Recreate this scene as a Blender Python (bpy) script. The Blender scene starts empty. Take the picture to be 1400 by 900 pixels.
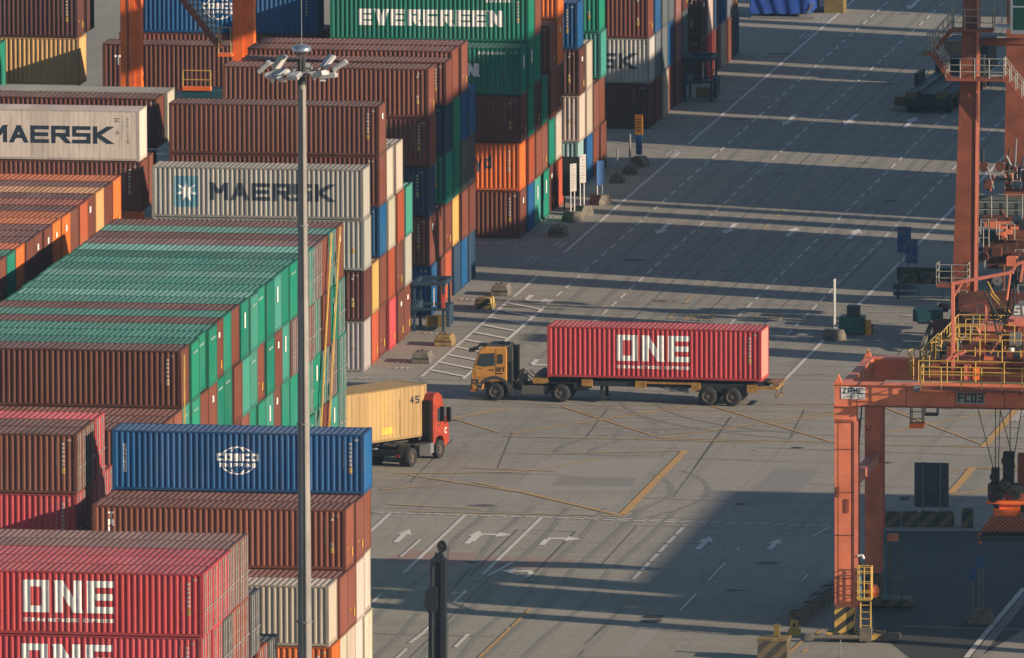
import bpy, bmesh, math, random
from mathutils import Vector, Matrix
random.seed(7)
PI = math.pi
S = bpy.context.scene
COL = S.collection

# ------------------------------------------------------------------ camera model (fitted lens)
FPX, YAW, PITCH, ROLL, CAMZ = 21536.89, 0.15475900, 0.13750661, -0.00352145, 125.143
Fv = Vector((-math.sin(YAW)*math.cos(PITCH), math.cos(YAW)*math.cos(PITCH), -math.sin(PITCH)))
R0 = Vector((math.cos(YAW), math.sin(YAW), 0)); U0 = R0.cross(Fv)
Rv = R0*math.cos(ROLL)+U0*math.sin(ROLL); Uv = U0*math.cos(ROLL)-R0*math.sin(ROLL)
CAM = Vector((0, 0, CAMZ))
def ray(u, v): return Fv+Rv*((u-700)/FPX)-Uv*((v-450)/FPX)
def gp(u, v, z=0.0):
    d = ray(u, v); t = (z-CAMZ)/d.z; return CAM+d*t
def gy(u, v, y):
    d = ray(u, v); return CAM+d*(y/d.y)
def gx(u, v, x):
    d = ray(u, v); return CAM+d*(x/d.x)

# ------------------------------------------------------------------ mesh builder
class MB:
    def __init__(s): s.v = []; s.f = []
    def add(s, vs, fs):
        o = len(s.v); s.v += [tuple(p) for p in vs]; s.f += [tuple(i+o for i in f) for f in fs]
    def box(s, x0, y0, z0, x1, y1, z1):
        x0, x1 = min(x0, x1), max(x0, x1); y0, y1 = min(y0, y1), max(y0, y1); z0, z1 = min(z0, z1), max(z0, z1)
        s.add([(x0,y0,z0),(x1,y0,z0),(x1,y1,z0),(x0,y1,z0),(x0,y0,z1),(x1,y0,z1),(x1,y1,z1),(x0,y1,z1)],
              [(0,3,2,1),(4,5,6,7),(0,1,5,4),(1,2,6,5),(2,3,7,6),(3,0,4,7)])
        return s
    def tube(s, a, b, r, n=6, r2=None, cap=True):
        a = Vector(a); b = Vector(b); d = (b-a)
        if d.length < 1e-6: return s
        d.normalize(); up = Vector((0,0,1)) if abs(d.z) < .9 else Vector((1,0,0))
        p = d.cross(up).normalized(); q = d.cross(p)
        r2 = r if r2 is None else r2; vs = []
        for c, rr in ((a, r), (b, r2)):
            for i in range(n):
                t = 2*PI*(i+.5)/n; vs.append(c+p*math.cos(t)*rr+q*math.sin(t)*rr)
        fs = [(i, (i+1) % n, n+(i+1) % n, n+i) for i in range(n)]
        if cap: fs += [tuple(range(n-1, -1, -1)), tuple(range(n, 2*n))]
        s.add(vs, fs); return s
    def beam(s, a, b, w, h, up=(0,0,1)):
        a = Vector(a); b = Vector(b); d = (b-a).normalized(); u = Vector(up)
        if abs(d.dot(u)) > .98: u = Vector((1,0,0))
        p = d.cross(u).normalized()*(w/2); q = p.cross(d).normalized()*(h/2)
        s.add([a-p-q,a+p-q,a+p+q,a-p+q,b-p-q,b+p-q,b+p+q,b-p+q],
              [(0,3,2,1),(4,5,6,7),(0,1,5,4),(1,2,6,5),(2,3,7,6),(3,0,4,7)]); return s
    def prism(s, poly, y0, y1):      # poly in (x,z), extruded along y
        n = len(poly)
        ar = sum(poly[i][0]*poly[(i+1) % n][1]-poly[(i+1) % n][0]*poly[i][1] for i in range(n))
        if ar < 0: poly = poly[::-1]
        vs = [(x, y0, z) for x, z in poly]+[(x, y1, z) for x, z in poly]
        fs = [tuple(range(n)), tuple(range(2*n-1, n-1, -1))]+[(i, n+i, n+(i+1) % n, (i+1) % n) for i in range(n)]
        s.add(vs, fs); return s
    def lathe(s, prof, c, axis='z', n=24):   # prof: (radius, along)
        vs = []
        for r, t in prof:
            for i in range(n):
                a = 2*PI*i/n; p, q = r*math.cos(a), r*math.sin(a)
                vs.append((c[0]+p, c[1]+q, c[2]+t) if axis == 'z' else (c[0]+p, c[1]+t, c[2]+q) if axis == 'y' else (c[0]+t, c[1]+p, c[2]+q))
        fs = []
        for k in range(len(prof)-1):
            for i in range(n):
                j = (i+1) % n; fs.append((k*n+i, k*n+j, (k+1)*n+j, (k+1)*n+i))
        s.add(vs, fs); return s
    def sheet(s, pts, z):
        s.add([(p[0], p[1], z) for p in pts], [tuple(range(len(pts)))]); return s
    def mesh(s, name, mat):
        m = bpy.data.meshes.new(name); m.from_pydata(s.v, [], s.f); m.validate()
        b = bmesh.new(); b.from_mesh(m); bmesh.ops.recalc_face_normals(b, faces=b.faces); b.to_mesh(m); b.free()
        if mat: m.materials.append(mat)
        return m
    def build(s, name, mat, parent=None, smooth=False):
        m = s.mesh(name, mat); o = bpy.data.objects.new(name, m); COL.objects.link(o)
        if parent: o.parent = parent
        if smooth:
            for p in m.polygons: p.use_smooth = True
        return o
def inst(name, mesh, parent, col=None, loc=None):
    o = bpy.data.objects.new(name, mesh); COL.objects.link(o); o.parent = parent
    if col: o.color = col
    if loc: o.location = loc
    return o
def tag(o, label=None, cat=None, group=None, kind=None):
    if label: o['label'] = label
    if cat: o['category'] = cat
    if group: o['group'] = group
    if kind: o['kind'] = kind
    return o
def thing(name, label, cat, loc=(0,0,0), rz=0, group=None):
    o = bpy.data.objects.new(name, None); COL.objects.link(o); o.location = loc; o.rotation_euler = (0,0,rz); o.empty_display_size = .3
    return tag(o, label, cat, group)
def copy_tree(o, parent=None):
    c = o.copy(); COL.objects.link(c)
    if parent: c.parent = parent
    for ch in list(o.children): copy_tree(ch, c)
    return c

# ------------------------------------------------------------------ materials
def nt(name):
    m = bpy.data.materials.new(name); m.use_nodes = True; t = m.node_tree
    return m, t, t.nodes['Principled BSDF']
def N(t, ty, **kw):
    n = t.nodes.new(ty)
    for k, v in kw.items(): setattr(n, k, v)
    return n
def noise(t, vec, scale, detail=4, rough=.6):
    n = N(t, 'ShaderNodeTexNoise'); n.inputs['Scale'].default_value = scale; n.inputs['Detail'].default_value = detail; n.inputs['Roughness'].default_value = rough
    if vec is not None: t.links.new(vec, n.inputs['Vector'])
    return n.outputs['Fac']
def ramp(t, fac, a, b, ca=(0,0,0,1), cb=(1,1,1,1)):
    r = N(t, 'ShaderNodeValToRGB'); e = r.color_ramp.elements; e[0].position = a; e[1].position = b; e[0].color = ca; e[1].color = cb
    t.links.new(fac, r.inputs['Fac']); return r.outputs['Color']
def mixc(t, fac, a, b, mode='MIX'):
    m = N(t, 'ShaderNodeMix', data_type='RGBA', blend_type=mode)
    for s_, v in ((0, fac), (6, a), (7, b)):
        if hasattr(v, 'links') or hasattr(v, 'is_linked'): t.links.new(v, m.inputs[s_])
        else: m.inputs[s_].default_value = v if not isinstance(v, tuple) else (*v[:3], 1)
    return m.outputs[2]
def vscale(t, vec, s):
    m = N(t, 'ShaderNodeVectorMath', operation='MULTIPLY'); t.links.new(vec, m.inputs[0]); m.inputs[1].default_value = s
    return m.outputs[0]
def vadd(t, a, b):
    m = N(t, 'ShaderNodeVectorMath', operation='ADD'); t.links.new(a, m.inputs[0]); t.links.new(b, m.inputs[1]); return m.outputs[0]

def plain(name, c, rough=.6, metal=0, var=.25, scale=1.5, spec=.4):
    m, t, b = nt(name); tc = N(t, 'ShaderNodeTexCoord').outputs['Object']
    oi = N(t, 'ShaderNodeObjectInfo')
    f = noise(t, vadd(t, tc, oi.outputs['Location']), scale)
    col = mixc(t, ramp(t, f, .3, .75), tuple(x*(1-var) for x in c), tuple(min(1, x*(1+var*.6)) for x in c))
    t.links.new(col, b.inputs['Base Color']); b.inputs['Roughness'].default_value = rough; b.inputs['Metallic'].default_value = metal
    b.inputs['Specular IOR Level'].default_value = spec
    return m

def paint(name, dust=(.16,.13,.11), dustamt=.25, streak=.5, rust=.5, dark=1.0, rough=.65, spec=.15):
    """weathered container paint tinted by the object's colour"""
    m, t, b = nt(name); tc = N(t, 'ShaderNodeTexCoord').outputs['Object']; oi = N(t, 'ShaderNodeObjectInfo')
    rnd = N(t, 'ShaderNodeVectorMath', operation='SCALE'); t.links.new(oi.outputs['Location'], rnd.inputs[0]); rnd.inputs['Scale'].default_value = 7.31
    p = vadd(t, tc, rnd.outputs[0])
    base = oi.outputs['Color']
    if dark != 1: base = mixc(t, 1.0, base, (dark,)*3, 'MULTIPLY')
    big = noise(t, p, .55, 3); fine = noise(t, p, 6, 4); st = noise(t, vscale(t, p, (3.2, 3.2, .22)), 1.6, 5)
    c1 = mixc(t, ramp(t, big, .3, .8, (0,0,0,1), (dustamt,)*3+(1,)), base, dust)
    c2 = mixc(t, ramp(t, st, .5, .85, (0,0,0,1), (streak,)*3+(1,)), c1, (.055,.045,.04))
    c3 = mixc(t, ramp(t, fine, .35, .7, (0,0,0,1), (.25,)*3+(1,)), c2, mixc(t, 1.0, c2, (1.35,1.3,1.25), 'MULTIPLY'))
    rn = noise(t, p, 2.6, 8, .72)
    rd = oi.outputs['Random']
    def mth(op, a, b_=None):
        n_ = N(t, 'ShaderNodeMath', operation=op)
        for k_, v_ in ((0, a), (1, b_)):
            if v_ is None: continue
            if hasattr(v_, 'is_linked'): t.links.new(v_, n_.inputs[k_])
            else: n_.inputs[k_].default_value = v_
        return n_.outputs[0]
    sx = N(t, 'ShaderNodeSeparateXYZ'); t.links.new(tc, sx.inputs[0])
    cell = mth('FLOOR', mth('ADD', mth('MULTIPLY', sx.outputs[0], .82), mth('MULTIPLY', rd, 37.0)))
    wn = N(t, 'ShaderNodeTexWhiteNoise', noise_dimensions='1D'); t.links.new(cell, wn.inputs['W'])
    pv_ = mth('ADD', mth('MULTIPLY', wn.outputs['Value'], .22), .88); cmb = N(t, 'ShaderNodeCombineColor')
    for k_ in range(3): t.links.new(pv_, cmb.inputs[k_])
    c3 = mixc(t, 1.0, c3, cmb.outputs[0], 'MULTIPLY')
    fade = noise(t, p, .28, 3, .5)
    c3 = mixc(t, ramp(t, fade, .45, .7, (0,0,0,1), (.14,)*3+(1,)), c3, mixc(t, .5, c3, (.26,.22,.2)))
    thr = mth('ADD', rn, mth('MULTIPLY', mth('SUBTRACT', rd, .5), .16))
    c4 = mixc(t, ramp(t, thr, .64, .72, (0,0,0,1), (rust,)*3+(1,)), c3, (.11,.042,.02))
    st2 = noise(t, vscale(t, p, (2.6, 2.6, .1)), 1.3, 4, .6)
    thr2 = mth('ADD', st2, mth('MULTIPLY', mth('SUBTRACT', rd, .5), .12))
    c5 = mixc(t, ramp(t, thr2, .63, .76, (0,0,0,1), (rust*.75,)*3+(1,)), c4, (.085,.042,.026))
    t.links.new(c5, b.inputs['Base Color']); b.inputs['Roughness'].default_value = rough; b.inputs['Specular IOR Level'].default_value = spec
    bp = N(t, 'ShaderNodeBump'); bp.inputs['Strength'].default_value = .3; bp.inputs['Distance'].default_value = .06
    t.links.new(noise(t, p, 1.3, 3, .55), bp.inputs['Height']); t.links.new(bp.outputs[0], b.inputs['Normal'])
    return m
M = {}
M['side'] = paint('weathered side paint', dustamt=.10, streak=.5, rust=.6)
M['roofp'] = paint('dusty roof paint', dust=(.23,.205,.19), dustamt=.26, streak=.25, rust=.4, rough=.7)
M['framep'] = paint('frame paint', dark=.72, dustamt=.1, rust=.6)
M['endp'] = paint('end panel paint', dustamt=.06, streak=.4, rust=.3, rough=.85, spec=.04)
M['rusty'] = paint('rust streaked paint', dustamt=.3, streak=.35, rust=1.0)
M['galv'] = plain('galvanised bars', (.30,.295,.28), .45, .3)
M['white'] = plain('white lettering', (.72,.7,.66), .6, var=.18, scale=3)
M['markw'] = plain('worn white marking', (.36,.34,.31), .7, var=.5, scale=5)
M['marky'] = plain('worn yellow marking', (.36,.23,.05), .7, var=.5, scale=5)
M['stencil'] = plain('pale green stencil', (.20,.36,.29), .7)
M['navy'] = plain('navy lettering', (.022,.035,.055), .6, var=.2, scale=3)
M['black'] = plain('black paint', (.018,.018,.02), .55)
M['yellowm'] = plain('yellow mark', (.62,.40,.05), .6)
M['sky'] = plain('pale blue panel', (.09,.24,.31), .6, var=.25)
M['rubber'] = plain('tyre rubber', (.022,.022,.022), .85)
M['rim'] = plain('dull wheel rim', (.11,.088,.07), .6)
M['darksteel'] = plain('dark chassis steel', (.022,.027,.032), .6)
M['chassisy'] = plain('faded yellow steel', (.34,.18,.045), .65, var=.5, scale=2.5)
M['caby'] = plain('orange yellow cab paint', (.52,.245,.055), .4, var=.3)
M['cabred'] = plain('red cab paint', (.33,.048,.022), .35, var=.25)
M['cabgrey'] = plain('dark grey plastic', (.05,.053,.055), .6)
M['orange'] = plain('orange crane paint', (.78,.15,.022), .5, var=.22, scale=.9)
M['orangered'] = plain('faded orange red crane paint', (.70,.205,.105), .55, var=.3, scale=.9)
M['rustred'] = plain('rust red crane paint', (.235,.068,.034), .6, var=.4, scale=.8)
M['salmon'] = plain('salmon pink paint', (.62,.19,.125), .5, var=.2)
M['rustshade'] = plain('dark red with painted shade', (.11,.038,.025), .7, var=.5, scale=1.2)  # rust red darkened in its colour, standing for shade on the machinery
M['yrail'] = plain('yellow railing paint', (.52,.34,.07), .5, var=.3)
M['grail'] = plain('grey galvanised railing', (.32,.31,.28), .5, .2)
M['conc'] = plain('weathered concrete', (.15,.135,.11), .85, var=.5, scale=2.5)
M['concy'] = plain('yellow painted concrete', (.24,.165,.06), .8, var=.6, scale=3)
M['bluesteel'] = plain('dark blue steel', (.02,.045,.075), .55)
M['bluesign'] = plain('blue sign face', (.02,.10,.28), .5, var=.12)
M['ysign'] = plain('orange yellow sign face', (.66,.30,.04), .5, var=.1)
M['tarp'] = plain('blue tarpaulin', (.012,.055,.28), .55, var=.4, scale=2)
M['teal'] = plain('dark teal machine paint', (.015,.075,.085), .5)
M['greenm'] = plain('machine green paint', (.02,.12,.08), .5)
M['nearblack'] = plain('near black mast steel', (.014,.020,.028), .5)
M['mast'] = plain('pale steel mast', (.235,.22,.20), .55, .0, var=.3, scale=.6)
M['grey'] = plain('grey metal', (.2,.21,.22), .5, .2)
M['lampgrey'] = plain('pale lamp housing', (.42,.43,.43), .4, .2)
M['panelw'] = plain('white panel', (.66,.65,.62), .5, var=.1)
M['boardw'] = plain('weathered white board', (.40,.38,.36), .6, var=.2)
M['backsign'] = plain('grey back of sign', (.06,.075,.085), .5)
M['dullgrey'] = plain('dull grey tank', (.10,.095,.085), .6, var=.3)
M['tail'] = plain('dull brown tail beam', (.16,.10,.05), .7, var=.5)
M['olive'] = plain('olive yellow paint', (.16,.12,.04), .7)
M['maroon'] = plain('red marking', (.40,.06,.04), .6)
def glassm():
    m, t, b = nt('cab glass'); b.inputs['Base Color'].default_value = (.03,.045,.05,1); b.inputs['Roughness'].default_value = .08; b.inputs['Specular IOR Level'].default_value = .8
    return m
M['glass'] = glassm()
def asphalt():
    m, t, b = nt('worn port asphalt'); pos = N(t, 'ShaderNodeNewGeometry').outputs['Position']
    big = noise(t, pos, .035, 4); mid = noise(t, vscale(t, pos, (.35, 2.2, 1)), .5, 6, .7); fine = noise(t, pos, 4.5, 5, .75)
    stx = noise(t, vscale(t, pos, (.07, 1.5, 1)), 1.3, 5, .65); sty = noise(t, vscale(t, pos, (1.1, .03, 1)), .9, 4, .6)
    c = mixc(t, ramp(t, big, .35, .65), (.240,.230,.200), (.310,.296,.254))
    c = mixc(t, ramp(t, mid, .35, .75, (0,0,0,1), (.55,)*3+(1,)), c, (.355,.338,.288))
    c = mixc(t, ramp(t, stx, .5, .78, (0,0,0,1), (.55,)*3+(1,)), c, (.135,.128,.118))
    c = mixc(t, ramp(t, sty, .52, .8, (0,0,0,1), (.45,)*3+(1,)), c, (.145,.137,.13))
    c = mixc(t, ramp(t, fine, .25, .8), mixc(t, 1.0, c, (.72,.72,.72), 'MULTIPLY'), mixc(t, 1.0, c, (1.22,1.22,1.22), 'MULTIPLY'))
    oil = noise(t, pos, .55, 5, .6)
    c = mixc(t, ramp(t, oil, .66, .76, (0,0,0,1), (.55,)*3+(1,)), c, (.06,.057,.055))
    v = N(t, 'ShaderNodeTexVoronoi', feature='DISTANCE_TO_EDGE'); v.inputs['Scale'].default_value = .11
    wob = N(t, 'ShaderNodeTexNoise'); wob.inputs['Scale'].default_value = .6; t.links.new(pos, wob.inputs['Vector'])
    vv = N(t, 'ShaderNodeVectorMath', operation='MULTIPLY_ADD'); t.links.new(wob.outputs['Color'], vv.inputs[0]); vv.inputs[1].default_value = (1.0,1.0,0); t.links.new(pos, vv.inputs[2])
    t.links.new(vv.outputs[0], v.inputs['Vector'])
    c = mixc(t, ramp(t, v.outputs['Distance'], .0008, .0035, (.45,.45,.45,1), (0,0,0,1)), c, (.08,.075,.07))
    sp3 = N(t, 'ShaderNodeSeparateXYZ'); t.links.new(pos, sp3.inputs[0])
    def joint(o, period, w):
        a_ = N(t, 'ShaderNodeMath', operation='MULTIPLY'); t.links.new(o, a_.inputs[0]); a_.inputs[1].default_value = 1/period
        f_ = N(t, 'ShaderNodeMath', operation='FRACT'); t.links.new(a_.outputs[0], f_.inputs[0])
        l_ = N(t, 'ShaderNodeMath', operation='LESS_THAN'); t.links.new(f_.outputs[0], l_.inputs[0]); l_.inputs[1].default_value = w/period
        return l_.outputs[0]
    for o_, pe in ((sp3.outputs[0], 4.05), (sp3.outputs[1], 6.3)):
        g_ = N(t, 'ShaderNodeMath', operation='MULTIPLY'); t.links.new(joint(o_, pe, .07), g_.inputs[0]); t.links.new(ramp(t, mid, .3, .7), g_.inputs[1])
        h_ = N(t, 'ShaderNodeMath', operation='MULTIPLY'); t.links.new(g_.outputs[0], h_.inputs[0]); h_.inputs[1].default_value = .55
        c = mixc(t, h_.outputs[0], c, (.10,.095,.085))
    gr = noise(t, vscale(t, pos, (.9, 3.0, 1)), 5.5, 4, .8)
    c = mixc(t, ramp(t, gr, .3, .75), mixc(t, 1.0, c, (.80,.80,.80), 'MULTIPLY'), mixc(t, 1.0, c, (1.14,1.14,1.14), 'MULTIPLY'))
    t.links.new(c, b.inputs['Base Color']); b.inputs['Roughness'].default_value = .85; b.inputs['Specular IOR Level'].default_value = .25
    bp = N(t, 'ShaderNodeBump'); bp.inputs['Strength'].default_value = .35; bp.inputs['Distance'].default_value = .02; t.links.new(fine, bp.inputs['Height']); t.links.new(bp.outputs[0], b.inputs['Normal'])
    return m
M['asphalt'] = asphalt()
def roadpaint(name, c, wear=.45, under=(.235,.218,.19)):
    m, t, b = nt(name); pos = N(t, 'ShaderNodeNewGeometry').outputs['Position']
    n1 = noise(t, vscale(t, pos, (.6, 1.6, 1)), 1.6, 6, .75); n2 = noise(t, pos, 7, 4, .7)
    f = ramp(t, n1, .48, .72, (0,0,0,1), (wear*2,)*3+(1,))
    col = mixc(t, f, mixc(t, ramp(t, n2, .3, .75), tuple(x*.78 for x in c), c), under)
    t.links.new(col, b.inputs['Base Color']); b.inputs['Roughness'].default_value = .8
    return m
M['wline'] = roadpaint('worn white road paint', (.60,.58,.54), .28)
M['wfaint'] = roadpaint('faint white road paint', (.45,.43,.405), .45)
M['yline'] = roadpaint('worn yellow road paint', (.52,.30,.08), .48)
M['yfaint'] = roadpaint('faded yellow road paint', (.45,.32,.16), .5)
M['patch'] = roadpaint('pale concrete patch', (.305,.286,.25), .4, (.265,.247,.217))
M['patch2'] = roadpaint('grey concrete patch', (.225,.215,.198), .4, (.24,.225,.2))
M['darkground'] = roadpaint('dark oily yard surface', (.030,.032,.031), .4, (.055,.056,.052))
M['tyre'] = roadpaint('dark tyre scuff', (.205,.196,.172), .5, (.27,.257,.22))
M['arrowp'] = roadpaint('white lane arrow paint', (.66,.64,.60), .22)
M['oil'] = roadpaint('dark oil stain', (.085,.08,.074), .35, (.2,.19,.168))
M['patchred'] = roadpaint('reddish stained asphalt', (.30,.20,.165), .5, (.24,.21,.185))
M['tar'] = roadpaint('dark tar seam', (.10,.095,.088), .5, (.20,.186,.165))
M['drain'] = plain('iron drain grate', (.03,.03,.03), .7)
def chevron(name, a, b_, sc=1.6, ang=1.0, rough=.65):
    m, t, b = nt(name); tc = N(t, 'ShaderNodeTexCoord').outputs['Object']
    sp = N(t, 'ShaderNodeSeparateXYZ'); t.links.new(tc, sp.inputs[0])
    a1 = N(t, 'ShaderNodeMath', operation='ADD'); t.links.new(sp.outputs[0], a1.inputs[0]); t.links.new(sp.outputs[1], a1.inputs[1])
    a2 = N(t, 'ShaderNodeMath', operation='MULTIPLY_ADD'); t.links.new(a1.outputs[0], a2.inputs[0]); a2.inputs[1].default_value = -ang; t.links.new(sp.outputs[2], a2.inputs[2])
    m3 = N(t, 'ShaderNodeMath', operation='MULTIPLY'); t.links.new(a2.outputs[0], m3.inputs[0]); m3.inputs[1].default_value = sc
    fr = N(t, 'ShaderNodeMath', operation='FRACT'); t.links.new(m3.outputs[0], fr.inputs[0])
    gt = N(t, 'ShaderNodeMath', operation='GREATER_THAN'); t.links.new(fr.outputs[0], gt.inputs[0]); gt.inputs[1].default_value = .5
    n = noise(t, tc, 3, 5, .7)
    c = mixc(t, gt.outputs[0], a, b_); c = mixc(t, ramp(t, n, .45, .75, (0,0,0,1), (.6,.6,.6,1)), c, (.09,.08,.065))
    t.links.new(c, b.inputs['Base Color']); b.inputs['Roughness'].default_value = rough
    return m
M['chev'] = chevron('yellow black chevrons', (.025,.025,.025), (.55,.35,.07), 1.5, .8)
M['chevdull'] = chevron('dull chevron barrier', (.035,.035,.03), (.13,.10,.05), 1.2, 1)
M['chevorange'] = chevron('orange black chevrons', (.05,.03,.025), (.50,.115,.04), 5.2, .9)

# ------------------------------------------------------------------ lettering strokes
G = {
'A':[[(0,0),(.5,1),(1,0)],[(.22,.33),(.78,.33)]], 'B':[[(0,0),(0,1),(.9,1),(.9,.5),(0,.5)],[(.9,.5),(1,.45),(1,0),(0,0)]],
'C':[[(1,1),(0,1),(0,0),(1,0)]], 'D':[[(0,0),(0,1),(.75,1),(1,.75),(1,.25),(.75,0),(0,0)]],
'E':[[(1,1),(0,1),(0,0),(1,0)],[(0,.5),(.95,.5)]], 'F':[[(1,1),(0,1),(0,0)],[(0,.5),(.85,.5)]],
'G':[[(1,1),(0,1),(0,0),(1,0),(1,.45),(.55,.45)]], 'H':[[(0,0),(0,1)],[(1,0),(1,1)],[(0,.5),(1,.5)]], 'I':[[(.5,0),(.5,1)]],
'K':[[(0,0),(0,1)],[(1,1),(.15,.5),(1,0)]], 'L':[[(0,1),(0,0),(1,0)]], 'M':[[(0,0),(0,1),(.5,.35),(1,1),(1,0)]],
'N':[[(0,0),(0,1),(1,0),(1,1)]], 'O':[[(0,0),(0,1),(1,1),(1,0),(0,0)]], 'P':[[(0,0),(0,1),(1,1),(1,.45),(0,.45)]],
'R':[[(0,0),(0,1),(1,1),(1,.48),(0,.48)],[(.5,.48),(1,0)]], 'S':[[(1,1),(0,1),(0,.5),(1,.5),(1,0),(0,0)]],
'T':[[(0,1),(1,1)],[(.5,1),(.5,0)]], 'U':[[(0,1),(0,0),(1,0),(1,1)]], 'V':[[(0,1),(.5,0),(1,1)]],
'W':[[(0,1),(.25,0),(.5,.7),(.75,0),(1,1)]], 'X':[[(0,0),(1,1)],[(0,1),(1,0)]], 'Y':[[(0,1),(.5,.5),(1,1)],[(.5,.5),(.5,0)]],
'Z':[[(0,1),(1,1),(0,0),(1,0)]], '0':[[(0,0),(0,1),(1,1),(1,0),(0,0)]], '1':[[(.3,.8),(.55,1),(.55,0)]], '2':[[(0,1),(1,1),(1,.5),(0,.5),(0,0),(1,0)]],
'3':[[(0,1),(1,1),(1,0),(0,0)],[(.2,.5),(1,.5)]], '4':[[(.7,0),(.7,1),(0,.35),(1,.35)]], '5':[[(1,1),(0,1),(0,.52),(1,.52),(1,0),(0,0)]],
'7':[[(0,1),(1,1),(.4,0)]], '8':[[(0,0),(0,1),(1,1),(1,0),(0,0)],[(0,.5),(1,.5)]], '9':[[(1,.5),(0,.5),(0,1),(1,1),(1,0),(0,0)]],
'y':[[(0,.7),(.5,0)],[(1,.7),(.3,-.3)]], 'd':[[(1,1),(1,0),(0,0),(0,.65),(1,.65)]], '~':[[(.5,.2),(.5,.8)],[(.2,.55),(.5,.8),(.8,.55)]],
}
def stroke_polys(text, w, h, gap, tx, tz=None):
    """list of convex polygons in (x,z); each letter w x h, stroke thickness tx"""
    tz = tz or tx; out = []; x = 0
    for ch in text:
        if ch == ' ': x += w*.6; continue
        ww = w*.45 if ch == 'I' else w
        for pl in G[ch]:
            P_ = [(x+tx/2+px*(ww-tx), tz/2+pz*(h-tz)) for px, pz in pl]
            for (x0, z0), (x1, z1) in zip(P_, P_[1:]):
                dx, dz = x1-x0, z1-z0; l = math.hypot(dx, dz)
                if l < 1e-6: continue
                dx /= l; dz /= l
                if abs(dx) > .999 or abs(dz) > .999:
                    ex, ez = tx/2, tz/2
                    out.append([(min(x0,x1)-ex, min(z0,z1)-ez), (max(x0,x1)+ex, min(z0,z1)-ez), (max(x0,x1)+ex, max(z0,z1)+ez), (min(x0,x1)-ex, max(z0,z1)+ez)])
                else:                # slanted stroke with level ends
                    ht = tx/2*1.02/max(abs(dz), .55)
                    if abs(dz) > .35:
                        lo, hi = ((x0,z0),(x1,z1)) if z0 < z1 else ((x1,z1),(x0,z0))
                        zl = lo[1]-(tz/2 if lo[1] < tz*1.2 else 0); zh = hi[1]+(tz/2 if hi[1] > h-tz*1.2 else 0)
                        k = (hi[0]-lo[0])/(hi[1]-lo[1]); xl = lo[0]+k*(zl-lo[1])*.4; xh = hi[0]+k*(zh-hi[1])*.4
                        out.append([(xl-ht,zl),(xl+ht,zl),(xh+ht,zh),(xh-ht,zh)])
                    else:
                        px, pz = -dz*tx/2, dx*tx/2; out.append([(x0+px,z0+pz),(x1+px,z1+pz),(x1-px,z1-pz),(x0-px,z0-pz)])
        x += ww+gap
    return out, x-gap
def text_mesh(text, w, h, gap, t_, origin, xd, zd, nrm, name, mat, parent=None, off=.004):
    """flat lettering on a plane"""
    polys, tot = stroke_polys(text, w, h, gap, t_); o = Vector(origin); xd = Vector(xd).normalized(); zd = Vector(zd).normalized(); n = Vector(nrm).normalized()
    mb = MB()
    for i, p in enumerate(polys):
        k = off+i*.0004; mb.add([o+xd*a+zd*b+n*k for a, b in p], [tuple(range(len(p)))])
    return mb.build(name, mat, parent)

# ------------------------------------------------------------------ containers
L, W, HC, ST = 12.192, 2.438, 2.896, 2.591
PITCH_C = .2785; DEP = .048
def corr(x0, x1, pitch, depth):
    """list of (x, inset) along a trapezoid corrugation"""
    n = max(1, round((x1-x0)/pitch)); p = (x1-x0)/n; out = [(x0, 0)]
    for i in range(n):
        b = x0+i*p; out += [(b+p*.25, 0), (b+p*.5, depth), (b+p*.75, depth), (b+p, 0)]
    return out
def prof_y(prof, x):
    for (a, ya), (b, yb) in zip(prof, prof[1:]):
        if a <= x <= b: return ya+(yb-ya)*(x-a)/(b-a) if b > a else ya
    return 0
def clip(poly, x, keep_gt):
    out = []
    for i in range(len(poly)):
        a, b = poly[i], poly[(i+1) % len(poly)]; ia = (a[0] >= x) == keep_gt or a[0] == x; ib = (b[0] >= x) == keep_gt or b[0] == x
        if ia: out.append(a)
        if ia != ib and abs(b[0]-a[0]) > 1e-9:
            t = (x-a[0])/(b[0]-a[0]); out.append((x, a[1]+t*(b[1]-a[1])))
    return out
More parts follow.
